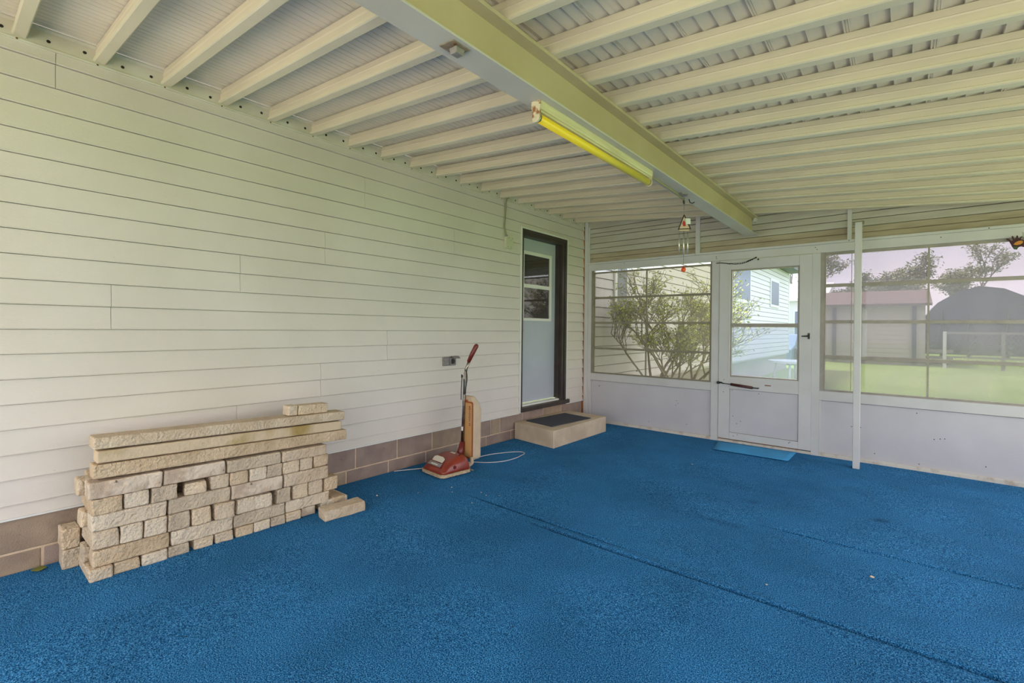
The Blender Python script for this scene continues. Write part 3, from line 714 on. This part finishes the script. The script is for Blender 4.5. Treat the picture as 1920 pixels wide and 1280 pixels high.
MB().tube([V(.140,.14,.03),V(.185,.155,.028)],.006,8).build('pedal',M['chrome'],va)
# handle: socket, tube, bend, grip
hx,hy=-.045,.215
MB().tube([V(hx,.165,.075),V(hx,.195,.145),V(hx,hy-.003,.225)],[.034,.031,.022],12).build('handle_socket',M['darkred'],va)
MB().tube([V(hx,hy-.004,.215),V(hx+.004,hy+.008,.600),V(hx+.010,hy+.014,.84),V(hx+.018,hy+.018,.885),V(hx+.040,hy+.035,.955)],[.0145,.0145,.0140,.0135,.0135],12).build('handle_tube',M['chrome'],va)
MB().tube([V(hx+.034,hy+.030,.945),V(hx+.060,hy+.052,1.020),V(hx+.088,hy+.075,1.090),V(hx+.094,hy+.080,1.103)],[.017,.021,.021,.012],12).build('grip',M['darkred'],va)
g=MB()
g.tube([V(hx+.016,hy+.004,.875),V(hx+.034,hy,.862),V(hx+.052,hy,.830),V(hx+.054,hy,.79),V(hx+.036,hy,.705),V(hx+.030,hy,.660)],.0038,6)
g.tube([V(hx-.014,hy-.004,.81),V(hx-.021,hy-.006,.70),V(hx-.022,hy-.006,.60)],.004,6)
g.tube([V(hx+.018,hy-.008,.79),V(hx+.024,hy-.008,.65)],.005,6)
g.tube([V(hx-.015,hy-.006,.80),V(hx-.012,hy-.008,.825),V(hx-.002,hy-.008,.81)],.007,6)
g.build('bag_spring_and_cord',M['dark'],va)
g=MB(); g.box(-.006,-.006,-.018,.006,.006,.018,VR@Matrix.Translation((hx+.010,hy-.016,.345))); g.build('switch',M['trim'],va)
# bag
bxc=-.006
def bagring(z,hw,y0,y1,r=.016): return [V(x+bxc,y,z) for x,y,_ in ring_rr(hw,y0,y1,r,0,3)]
Y0,Y1=hy+.022,hy+.120
MB().loft([bagring(.075,.068,Y0+.008,Y1-.012),bagring(.090,.080,Y0,Y1),bagring(.52,.080,Y0,Y1),bagring(.575,.076,Y0,Y1-.022),bagring(.625,.058,Y0,Y1-.052),bagring(.636,.050,Y0+.004,Y1-.060)],smooth=False).build('dust_bag',M['bag'],va)
def pan(name,m,x0,x1,z0,z1,yf,r=.014,rr_=True):
    pts=[]
    for cx,cz,a0 in ((x1-r,z1-r,0),(x0+r,z1-r,PI/2),(x0+r,z0+r,PI),(x1-r,z0+r,1.5*PI)):
        for i in range(4): a=a0+PI/2*i/3; pts.append((cx+r*math.cos(a),cz+r*math.sin(a)))
    return MB().loft([[V(x,yf,z) for x,z in pts],[V(x,yf-.003,z) for x,z in pts]]).build(name,M[m],va)
pan('bag_band','burnt',-.080,.072,.085,.590,Y0-.0005)
pan('bag_front','orange',-.070,.060,.095,.578,Y0-.0040)
MB().box(-.050,Y0-.0108,.590,-.002,Y0-.0045,.604,VR).build('bag_clip',M['burnt'],va)
MB().tube([V(.070,Y0-.01,.105),V(.085,Y0-.02,.060),V(.060,hy-.02,.030),V(.05,.155,.05)],[.016,.018,.020,.018],8).build('bag_neck',M['bag'],va)
tcu=bpy.data.curves.new('lettering','FONT'); tcu.body='HOOVER'; tcu.size=.034; tcu.extrude=.0006; tcu.align_x='CENTER'; tcu.align_y='CENTER'; tcu.space_character=1.05
to=bpy.data.objects.new('tmp_text',tcu); col.objects.link(to)
dg=bpy.context.evaluated_depsgraph_get(); tm=bpy.data.meshes.new_from_object(to.evaluated_get(dg)); bpy.data.objects.remove(to)
tm.transform(VR@Matrix.Translation((.034,Y0-.0082,.485))@Matrix.Rotation(PI/2,4,'X')@Matrix.Rotation(PI/2,4,'Z'))
tm.transform(Matrix.Translation(va.location).inverted()); tm.materials.clear(); tm.materials.append(M['darkred'])
lt=bpy.data.objects.new('lettering',tm); col.objects.link(lt); lt.parent=va
g=MB()
for i in range(4): g.box(.022,Y0-.0088,.400-i*.008,.046,Y0-.0071,.403-i*.008,VR)
g.build('bag_stripes',M['darkred'],va)
# cord on the carpet
cp=[(.300,3.165),(.275,3.28),(.262,3.36),(.290,3.492),(.330,3.58),(.370,3.66),(.435,3.732),(.500,3.725),(.530,3.63),(.548,3.52),(.540,3.40),(.500,3.30),(.430,3.22),(.345,3.16),(.30,3.10),(.24,3.02)]
def smooth_path(P,n=5):
    out=[]
    for i in range(len(P)-1):
        p0=P[max(i-1,0)];p1=P[i];p2=P[i+1];p3=P[min(i+2,len(P)-1)]
        for k in range(n):
            t=k/n
            out.append(tuple(.5*((2*b)+(-a+c)*t+(2*a-5*b+4*c-d)*t*t+(-a+3*b-3*c+d)*t**3) for a,b,c,d in zip(p0,p1,p2,p3)))
    out.append(P[-1]); return out
g=MB(); g.tube([(x,y,.0065) for x,y in smooth_path(cp)],.0038,6)
g.tube([(x,y,.0065) for x,y in smooth_path([(.215,2.80),(.16,2.76),(.135,2.70),(.09,2.62),(.055,2.55),(.03,2.50)])],.0038,6)
g.build('power_cord',M['wire'],va,label='white power cord looped on the carpet')

# ------------------------------------------------------------------ stone pile
def stone_mesh(L,W,Hh,seed,rough=.0055,cuts=None):
    bm=bmesh.new(); 
    nx=max(4,int(L/.028)+2); nx=min(nx,14); ny=3; nz=4
    if L>1: nx=36
    grid={}
    e_=.007
    px=[-L/2,-L/2+e_]+[-L/2+L*i/(nx-2) for i in range(1,nx-2)]+[L/2-e_,L/2]
    py=[-W/2,-W/2+e_,W/2-e_,W/2]; pz=[-Hh/2,-Hh/2+e_*.8,0,Hh/2-e_*.8,Hh/2]
    def vert(i,j,k):
        key=(i,j,k)
        if key not in grid:
            x=px[i]; y=py[j]; z=pz[k]
            e=0
            c=Vector((x,y,z))
            # knock the edges back
            ex=i in(0,nx); ey=j in(0,ny); ez=k in(0,nz)
            nn=(ex+ey+ez)
            if nn>=2:
                s=.0022*(nn-1)
                if ex: x-=math.copysign(s,x)
                if ey: y-=math.copysign(s,y)
                if ez: z-=math.copysign(s*.8,z)
            n=noise.noise_vector(Vector((x*16+seed*7.3,y*16,z*16+seed)))*rough+noise.noise_vector(Vector((x*60+seed,y*60,z*60)))*rough*.45
            if ez: n.z*=.25
            grid[key]=bm.verts.new((x+n.x,y+n.y,z+n.z))
        return grid[key]
    for i in range(nx):
        for j in range(ny):
            bm.faces.new((vert(i,j,0),vert(i,j+1,0),vert(i+1,j+1,0),vert(i+1,j,0))); bm.faces.new((vert(i,j,nz),vert(i+1,j,nz),vert(i+1,j+1,nz),vert(i,j+1,nz)))
        for k in range(nz):
            bm.faces.new((vert(i,0,k),vert(i+1,0,k),vert(i+1,0,k+1),vert(i,0,k+1))); bm.faces.new((vert(i,ny,k),vert(i,ny,k+1),vert(i+1,ny,k+1),vert(i+1,ny,k)))
    for j in range(ny):
        for k in range(nz):
            bm.faces.new((vert(0,j,k),vert(0,j,k+1),vert(0,j+1,k+1),vert(0,j+1,k))); bm.faces.new((vert(nx,j,k),vert(nx,j+1,k),vert(nx,j+1,k+1),vert(nx,j,k+1)))
    me=bpy.data.meshes.new('stone'); bm.to_mesh(me); bm.free(); return me
sn=[0]
def stone(name,y1,y2,zb1,zb2,th,xf,depth,label,group,m=None,rz=0,rough=.0055):
    """front face at x=xf, spanning y1..y2; bottom at zb1 (y1) to zb2 (y2)."""
    sn[0]+=1
    L=y2-y1; me=stone_mesh(L,depth,th,sn[0]*1.7,rough); me.materials.append(m or ST[sn[0]%len(ST)] )
    o=bpy.data.objects.new(name,me); col.objects.link(o)
    # local x -> world y
    a=math.atan2(zb2-zb1,L)
    o.rotation_euler=(Matrix.Rotation(rz,3,'Z')@Matrix(((0,-1,0),(1,0,0),(0,0,1)))@Matrix.Rotation(-a,3,'Y')).to_euler()
    o.location=(xf-depth/2,(y1+y2)/2,(zb1+zb2)/2+th/2)
    return tag(o,label=label,cat='stone',group=group)
LZ=[0.001,.062,.147,.238,.318,.398,.486]; RZ=[0.001,.058,.130,.222,.308,.385,.452]
def lev(r,y): t=(y-.45)/1.25; return LZ[r]*(1-t)+RZ[r]*t
rows={0:[(.457,.547),(.551,.655),(.667,.773),(.781,.878),(.896,.996),(1.002,1.094),(1.108,1.206),(1.211,1.304),(1.309,1.397),(1.404,1.499),(1.508,1.601)],
1:[(.474,.783),(.793,1.094),(1.100,1.394),(1.404,1.697)],
2:[(.471,.572),(.577,.668),(.674,.771),(.779,.876),(.887,.979),(.998,1.098),(1.104,1.210),(1.226,1.336),(1.344,1.432),(1.447,1.544),(1.553,1.648),(1.663,1.761)],
3:[(.467,.771),(.780,1.078),(1.087,1.379),(1.389,1.684)],
4:[(.468,.584),(.591,.694),(.702,.818),(.874,.973),(.979,1.071),(1.077,1.174),(1.183,1.280),(1.285,1.374),(1.382,1.484),(1.490,1.577),(1.586,1.687)],
5:[(.452,.747),(.758,1.052),(1.062,1.366),(1.376,1.668)]}
RN=['bottom row','second row up','third row up','fourth row up','fifth row up','sixth row up']
ORD=['leftmost','second','third','fourth','fifth','sixth','seventh','eighth','ninth','tenth','eleventh','twelfth']
look={(0,0):'big wedge-ended tan stone jutting out',(5,0):'long grey-crusted stone',(5,1):'long grey stone with a cracked ragged face',(5,2):'long grey-topped rough stone',(5,3):'long pale tan stone',
 (4,3):'small stone set askew beside the dark gap',(4,2):'small stone with a mossy dark upper corner',(3,1):'long pitted brown stone',(3,2):'long grey-crusted stone',(3,3):'long smooth pale stone',(2,5):'small pale stone pushed forward',(2,6):'small smooth cream block',(2,7):'small smooth cream block',
 (1,3):'long smooth cream stone',(1,1):'long stone with one dark pit',(0,5):'small stone with pale streaked face',(0,10):'small greyish stone tucked',(1,0):'long wavy-faced tan stone',(2,1):'small smooth cream block',(3,0):'long wavy-faced tan stone'}
for r,ls in rows.items():
    for i,(a,b) in enumerate(ls):
        longr=r in(1,3,5)
        zb1,zb2=lev(r,a),lev(r,b)
        th=min(lev(r+1,a)-zb1,lev(r+1,b)-zb2)-.002
        xf=.400+R.uniform(-.006,.006); dep=.10 if longr else .29
        rz=0; m=None
        if (r,i)==(0,0): xf=.412; dep=.31; rz=math.radians(0)
        if (r,i)==(4,3): xf=.404; th-=.012; rz=math.radians(-9)
        if (r,i)==(2,5): xf=.418
        if (r,i)==(2,6): th-=.006; rz=math.radians(4)
        if (r,i)==(2,7): th-=.008; rz=math.radians(-6); b-=.01
        if (r,i) in((5,0),(5,1),(3,2)): m=M['stone_grey']
        if (r,i) in((5,2),): m=ST[4]
        if (r,i)==(0,10): m=M['stone_grey']; xf=.392
        if (r,i) in((2,1),(2,6),(2,7),(1,3)): m=ST[3]
        lk=look.get((r,i),('long rough tan stone' if longr else 'small rough tan stone end'))
        pos=('leftmost' if i==0 else ('rightmost' if i==len(ls)-1 and not (r==1) else ORD[i]+' from left'))
        if r==1 and i==3: pos='right end'
        stone('stone',a,b,zb1,zb2,th,xf,dep,f'{lk}, {pos} in the {RN[r]}'.replace('tucked, rightmost in','tucked at right of'),'stacked stones of the '+RN[r],m,rz)
stone('stone',1.727,1.815,lev(1,1.75)-.058+.012,lev(1,1.8)-.058+.012,.060,.400,.29,'small rough stone end low at the far right, behind the lone stone','stacked stones of the second row up')
stone('stone',1.640,1.835,.001,.001,.064,.395,.27,'low dark stone at the right foot, beneath the far right stone end','stacked stones of the bottom row')
# row D twelfth sits on these
# second rank behind the long stones (seen at the left end)
for r in (1,3,5):
    for i,(a,b) in enumerate(rows[r]):
        if r<5 and i>0: continue
        for q,(xf,dy) in enumerate(((.290,-.022),(.180,.03))):
            a2,b2=a+dy,b+dy
            if q==1 and r!=5: continue
            th=min(lev(r+1,a)-lev(r,a),lev(r+1,b)-lev(r,b))-.004
            wh={0:'left end',1:'middle left',2:'middle right',3:'right end'}[i]
            stone('stone',a2,b2,lev(r,a2),lev(r,b2),th,xf,.10,f'tan stone behind the front stone at the {wh} of the {RN[r]}' if q==0 else f'tan stone nearest the wall at the {wh} of the {RN[r]}','rear stones of the pile')
# stones lying left of the pile against the block wall
stone('stone',.395,.465,.001,.001,.098,.150,.13,'squat tan stone on the carpet left of the pile, by the wall','loose stones left of the pile')
stone('stone',.392,.465,.101,.101,.100,.142,.12,'squat tan stone lying on another left of the pile, by the wall','loose stones left of the pile')
# three long bars
stone('stone_bar',.472,1.827,.492,.458,.068,.392,.10,'long straight limestone bar, lowest of the three on the pile','long stone bars on the pile',ST[2],0,.003)
stone('stone_bar',.486,1.790,.566,.530,.060,.386,.095,'long limestone bar with brown moss stains, middle of the three','long stone bars on the pile',M['stone_moss'],0,.003)
stone('stone_bar',.474,1.815,.635,.596,.058,.384,.12,'long limestone bar with chipped left end, topmost of the three','long stone bars on the pile',ST[1],0,.0035)
stone('stone',1.430,1.490,.669,.667,.064,.360,.085,'small cream stone on the top bar, left of its neighbour','loose stones on the top bar',ST[3])
stone('stone',1.497,1.700,.666,.660,.062,.362,.08,'short stone with dark right end lying on the top bar','loose stones on the top bar',ST[0])
stone('stone',1.572,1.850,.001,.001,.068,.592,.110,'rounded tan stone lying alone on the carpet before the pile','lone stone',ST[1],math.radians(-4))
# crumbs on the carpet
CR=[(.423,2.06,.006),(3.294,3.035,.008),(1.9,4.469,.005),(.70,2.55,.005),(.78,2.48,.004),(.95,2.62,.004),(1.02,2.60,.004),(.52,1.72,.005),(1.05,2.42,.004),(2.9,2.60,.004),(.60,2.30,.003),(1.10,2.66,.003)]
for i,(x,y,r) in enumerate(CR):
    g=MB(); g.loft([[(x+a*1.4,y+b,.004) for a,b in circle(0,0,r,6,i)],[(x+a*1.4,y+b,.004+r*.7) for a,b in circle(0,0,r*.7,6,i)]])
    big=r>=.008
    g.build('stone_chip',ST[3],label='white stone chip on the carpet, largest and nearest the right edge' if big else 'tiny pale stone crumb on the blue carpet',cat='stone chip',group=None if big else 'pale crumbs on the carpet')
g=MB(); g.add([(.028,.30,.006),(.060,.29,.012),(.085,.315,.008),(.075,.345,.014),(.045,.350,.008),(.02,.33,.010)],[(0,1,2,3,4,5)]); 
M['dryleaf']=mat('olive_leaf',(.16,.17,.03),.7)
g.loft([[(.030,.30,.006),(.060,.29,.011),(.085,.315,.008),(.075,.345,.012),(.045,.350,.008)],[(.030,.30,.007),(.060,.29,.012),(.085,.315,.009),(.075,.345,.013),(.045,.350,.009)]])
g.build('leaf',M['dryleaf'],label='small olive leaf on the carpet by the block wall, far left',cat='leaf')

# ------------------------------------------------------------------ OUTSIDE
M['hs']=mat('house_siding',(.62,.60,.66),.6)
M['hw']=mat('house_window_frame',(.70,.72,.75),.5)
M['hg']=mat('house_window_glass',(.13,.16,.24),.35,spec=.3)
M['roof']=mat('grey_roof',(.16,.17,.20),.8)
M['roofbrown']=mat('brown_shingle_roof',(.11,.075,.068),.9,c2=(.14,.10,.09),scale=6)
M['gar']=mat('garage_siding',(.52,.49,.46),.7)
M['darkb']=mat('dark_building',(.06,.075,.10),.9)
hb_=empty('house',(-.3,12,.4),label='pale sided house wing seen through the porch door and left window',cat='house')
HS=.1405; z=.45; k=0
HY0,HY1=D+.06,20.4
def near_z(y): return 3.46
while z<3.42:
    z1=min(z+HS,3.45)
    MB().loft([[(-.03,y,z),(.022,y,z),(.022,y,z+.006),(.010,y,z1-.012),(-.02,y,z1-.010),(-.02,y,z1),(-.03,y,z1)] for y in (HY0,HY1)]).build('siding_plank',M['hs'],hb_)
    z=z1
box('wall_core',M['hs'],(-6,HY0,.40,-.031,HY1-.01,3.45),hb_)
box('foundation',M['under'],(-6,HY0,-.25,-.04,HY1-.03,.399),hb_)
box('corner_board',M['hw'],(-.02,HY1+.001,.44,.032,HY1+.08,3.45),hb_)
box('eave',M['roof'],(-6.3,HY0,3.452,.42,HY1+.35,3.60),hb_)
g=MB(); g.loft([[(-6.3,y,3.601),(.40,y,3.601),(-3,y,4.3)] for y in (HY0,HY1+.35)]); g.build('roof',M['roof'],hb_)
for y0,y1,z0,z1 in ((6.47,6.93,1.42,2.95),(12.9,14.6,2.02,3.15),(17.2,18.5,2.05,2.98)):
    wn=box('window_frame',M['hw'],(.0225,y0,z0,.050,y1,z1),hb_)
    box('glass',M['hg'],(.0505,y0+.08,z0+.08,.056,y1-.08,z1-.08),wn)
# far white house
fw=empty('house',(-3,32,.2),label='distant white house past the corner of the sided house',cat='house')
box('wall',M['hs'],(-9,32,-.20,-.2,39,3.05),fw)
g=MB(); g.loft([[(-9.3,31.7,3.05),(0,31.7,3.05),(0,35.5,4.2),(-9.3,35.5,4.2)],[(-9.3,31.7,3.2),(0,31.7,3.2),(0,35.5,4.35),(-9.3,35.5,4.35)]]); g.build('roof',M['hw'],fw)
for x0 in (-1.65,-4):
    q=box('window_frame',M['hw'],(x0,31.95,1.0,x0+.9,31.999,2.5),fw); box('glass',M['hg'],(x0+.08,31.93,1.08,x0+.82,31.949,2.42),q)
# parked vehicle beyond
car=empty('car',(-.6,24,-.1),label='blue grey car parked beyond the far corner of the sided house',cat='car')
M['carp']=mat('car_paint',(.10,.15,.22),.3,spec=.6)
bp=[(-2.4,.15),(-2.3,.62),(-1.4,.78),(-.8,1.22),(.7,1.24),(1.35,.82),(2.1,.72),(2.3,.35),(2.25,.15)]
MB().loft([[(-.9+a*.0+dx,24.5+a,-.10+zz) for a,zz in bp] for dx in (-.95,.75)]).build('body',M['carp'],car,.03)
for yy in (23.0,26.0):
    for xx in (-1.9,-.23):
        MB().tube([(xx,yy,.20),(xx+.2,yy,.20)],.33,14).build('wheel',M['dark'],car)
# pale outdoor table behind glass
tb=empty('garden_table',(.75,14.2,-.1),label='round white garden table on the grass beyond the screen door',cat='table')
MB().tube([(.95,15.5,.36),(.95,15.5,.42)],.62,20,smooth=False).build('table_top',M['hw'],tb)
for a in range(4): MB().tube([(.95+.4*math.cos(a*PI/2),15.5+.4*math.sin(a*PI/2),.36),(.95+.5*math.cos(a*PI/2),15.5+.5*math.sin(a*PI/2),-.17)],.03,6).build('leg',M['hw'],tb)
# garage
ga=empty('garage',(2.3,27,-.1),label='pale garage with brown shingle roof across the lawn',cat='garage')
box('wall',M['gar'],(.3,26,-.2,4.05,32,2.36),ga)
z=.20
while z<2.3:
    MB().loft([[(x,25.99,z),(x,25.965,z),(x,25.985,z+.19),(x,25.99,z+.19)] for x in (.3,4.05)]).build('siding_plank',M['gar'],ga); z+=.19
box('foundation',M['under'],(.28,25.95,-.25,4.07,25.964,.19),ga)
g=MB(); g.loft([[(-.2,25.5,2.37),(4.25,25.5,2.37),(4.25,29,3.15),(-.2,29,3.15)],[(-.2,25.5,2.47),(4.25,25.5,2.47),(4.25,29,3.25),(-.2,29,3.25)]]); g.build('roof',M['roofbrown'],ga)
for x in (.93,3.70): box('downspout',M['darkb'],(x-.07,25.86,-.1,x+.07,25.94,2.36),ga)
g=MB(); g.box(1.95,25.90,.1,2.12,25.96,2.3); g.build('door_trim',M['hw'],ga)
# dark barn with broad roof
ba=empty('barn',(7,42,0),label='broad dark arched-roof barn behind the wire fence',cat='barn')
pr=[(4.4,-.2),(4.4,2.3),(5.0,3.2),(5.9,3.85),(6.9,4.2),(8.0,4.0),(9.4,3.2),(10.6,2.3),(10.6,-.2)]
MB().loft([[(x,41,z) for x,z in pr],[(x,50,z) for x,z in pr]]).build('shell',M['darkb'],ba)
M['door_d']=mat('barn_door',(.09,.10,.12),.8)
box('barn_door',M['door_d'],(6.2,40.93,-.1,7.8,40.99,2.0),ba)
# fence
fe=empty('wire_fence',(4.6,25,-.1),label='low wire mesh fence with timber rail at the lawn edge',cat='fence')
M['fence']=mat('fence_grey',(.28,.27,.25),.8)
for i in range(8): box('fence_post',M['fence'] if i else M['hw'],(4.55+i*1.6,24.96,-.15,4.65+i*1.6,25.04,1.32),fe)
box('rail',M['fence'],(4.66,24.97,1.22,16,25.03,1.30),fe); box('rail',M['fence'],(4.66,24.97,.30,16,25.03,.36),fe)
g=MB()
for i in range(90):
    x=4.7+i*.125
    g.add([(x,25.01,-.1),(x+.012,25.01,-.1),(x+.75+.012,25.01,1.22),(x+.75,25.01,1.22)],[(0,1,2,3)]); g.add([(x+.75,25.0,-.1),(x+.762,25.0,-.1),(x+.012,25.0,1.22),(x,25.0,1.22)],[(0,1,2,3)])
g.build('wire_mesh',M['fence'],fe,kind='stuff')
# low timber pallets left of the fence
for i,z_ in enumerate((.05,.35,.62)):
    box('garden_timber',M['fence'],(4.1,27.0-.1*i,z_-.2,4.95,27.3,z_-.08),None,label=['low grey timber lying beside the garage, lowest of three','grey timber beside the garage, middle of three','grey timber beside the garage, top of three'][i],cat='timber')

# ------------------------------------------------------------------ trees
def branchy(name,base,height,spread,levels,seed,bark,leafm,label,lean=(0,0),leafn=0,leafs=.05,trunk_r=.06,nfork=3,group=None,multi=1,minr=.004,cat='tree',zmin=0.35,gap=.0,xmin=None):
    r=random.Random(seed); root=empty(name,base,label=label,cat=cat,group=group)
    g=MB(); tips=[]
    def grow(p,d,L,rad,lv):
        if xmin is not None and (p+d*L).x<xmin: d=Vector((max(.05,abs(d.x)*.3) if p.x<xmin+.1 else (xmin-p.x)/L,d.y,d.z)).normalized()
        q=p+d*L*.5+Vector((r.uniform(-1,1),r.uniform(-1,1),0))*L*.06; e=p+d*L
        g.tube([p,q,e],[rad,rad*.8,rad*.62],5 if lv>1 else 3,cap=False)
        if lv>=1: tips.append((q,lv)); tips.append((e,lv))
        if lv>=levels: return
        for i in range(nfork+(1 if lv>1 else 0)):
            a=r.uniform(0,2*PI); s_=spread*r.uniform(.55,1.2)
            nd=(d+Vector((math.cos(a),math.sin(a),r.uniform(-.1,.35)))*s_).normalized()
            st=p+d*L*r.uniform(.55,1.0) if i else e
            grow(st,nd,L*r.uniform(.58,.80),max(minr,rad*.6),lv+1)
    for m_ in range(multi):
        a=2*PI*m_/max(1,multi)+seed; o=.10 if multi>1 else 0
        d=Vector((math.cos(a)*o*3+lean[0],math.sin(a)*o*3+lean[1],1)).normalized()
        grow(Vector(base)+Vector((math.cos(a)*o,math.sin(a)*o,0)),d,height*.36*r.uniform(.85,1.1),trunk_r*r.uniform(.7,1),0)
    g.build('branches',bark,root)
    if leafn:
        lb=MB()
        for _ in range(leafn):
            p,lv=tips[int(r.random()*len(tips))]
            if p.z<base[2]+zmin*height: continue
            c=p+Vector((r.gauss(0,1),r.gauss(0,1),r.gauss(0,.7)))*leafs*1.2
            if xmin is not None and c.x<xmin-.03: continue
            u=Vector((r.uniform(-1,1),r.uniform(-1,1),r.uniform(-.6,.6))).normalized(); v=u.cross(Vector((r.uniform(-1,1),r.uniform(-1,1),r.uniform(-1,1)))).normalized()
            s_=leafs*r.uniform(.5,1)
            lb.add([c-u*s_,c+v*s_*.4,c+u*s_,c-v*s_*.4],[(0,1,2,3)])
        lb.build('foliage',leafm,root,kind='stuff')
    return root
M['bark']=mat('grey_bark',(.24,.20,.14),.9)
M['barkg']=mat('pale_bark',(.22,.20,.19),.9)
M['spring']=mat('spring_leaves',(.46,.52,.10),.7)
M['spring2']=mat('young_leaves',(.22,.24,.13),.7)
branchy('small_tree',(.78,6.55,-.12),2.30,.70,5,11,M['bark'],M['spring'],'small multi-stemmed tree with young yellow-green leaves outside the left window',leafn=7000,leafs=.030,trunk_r=.036,multi=4,minr=.0022,zmin=.10,lean=(.14,.06),nfork=3,xmin=.12)
for i,(x,y,h) in enumerate(((-3,44,9),(1,46,7.5),(3.0,45,7.0),(13,46,9.5),(8,56,9),(17,48,10),(-9,50,10))):
    branchy('bare_tree',(x,y,-.1),h,.6,4,20+i,M['barkg'],M['spring2'],['tall budding tree beyond the sided house','budding tree behind the white house','rounded budding tree above the garage roof','tall budding tree right of the barn','thin budding tree directly behind the barn','tall budding tree at the far right','tall budding tree farthest left'][i],leafn=5200,leafs=.15,trunk_r=.16,minr=.025,zmin=.3,cat='tree')
# overhanging bare branch from a near tree at right
branchy('bare_tree',(10.5,19,-.1),7.5,.75,4,77,M['barkg'],M['spring2'],'near bare tree with arching limb at right of the lawn',leafn=500,leafs=.07,trunk_r=.15,minr=.012,lean=(-.35,0))
M['conif']=mat('dark_conifer',(.035,.055,.045),.95)
for i,(x,h) in enumerate(((5.0,2.3),(6.1,2.0),(7.6,2.2),(8.9,2.5),(10.2,2.4))):
    root=empty('conifer',(x,36,-.1),label=['dark conifer nearest the garage, before the barn','second dark conifer from the garage','dark conifer in the middle of the row before the barn','fourth dark conifer from the garage','dark conifer farthest right in the row before the barn'][i],cat='tree',group='conifers before the barn')
    g=MB(); r=random.Random(i)
    for t in range(7):
        zz=.25+h*t/7; rad=.62*(1-t/7.6)
        pts=[(x+rad*(1 if q%2 else .65)*math.cos(2*PI*q/14+t),36+rad*(1 if q%2 else .65)*math.sin(2*PI*q/14+t)) for q in range(14)]
        g.loft([[(a,b,zz-.12) for a,b in pts],[(x+(a-x)*.15,36+(b-36)*.15,zz+h/7*1.5) for a,b in pts]])
    g.build('foliage',M['conif'],root); MB().tube([(x,36,-.15),(x,36,.4)],.08,6).build('trunk',M['bark'],root)
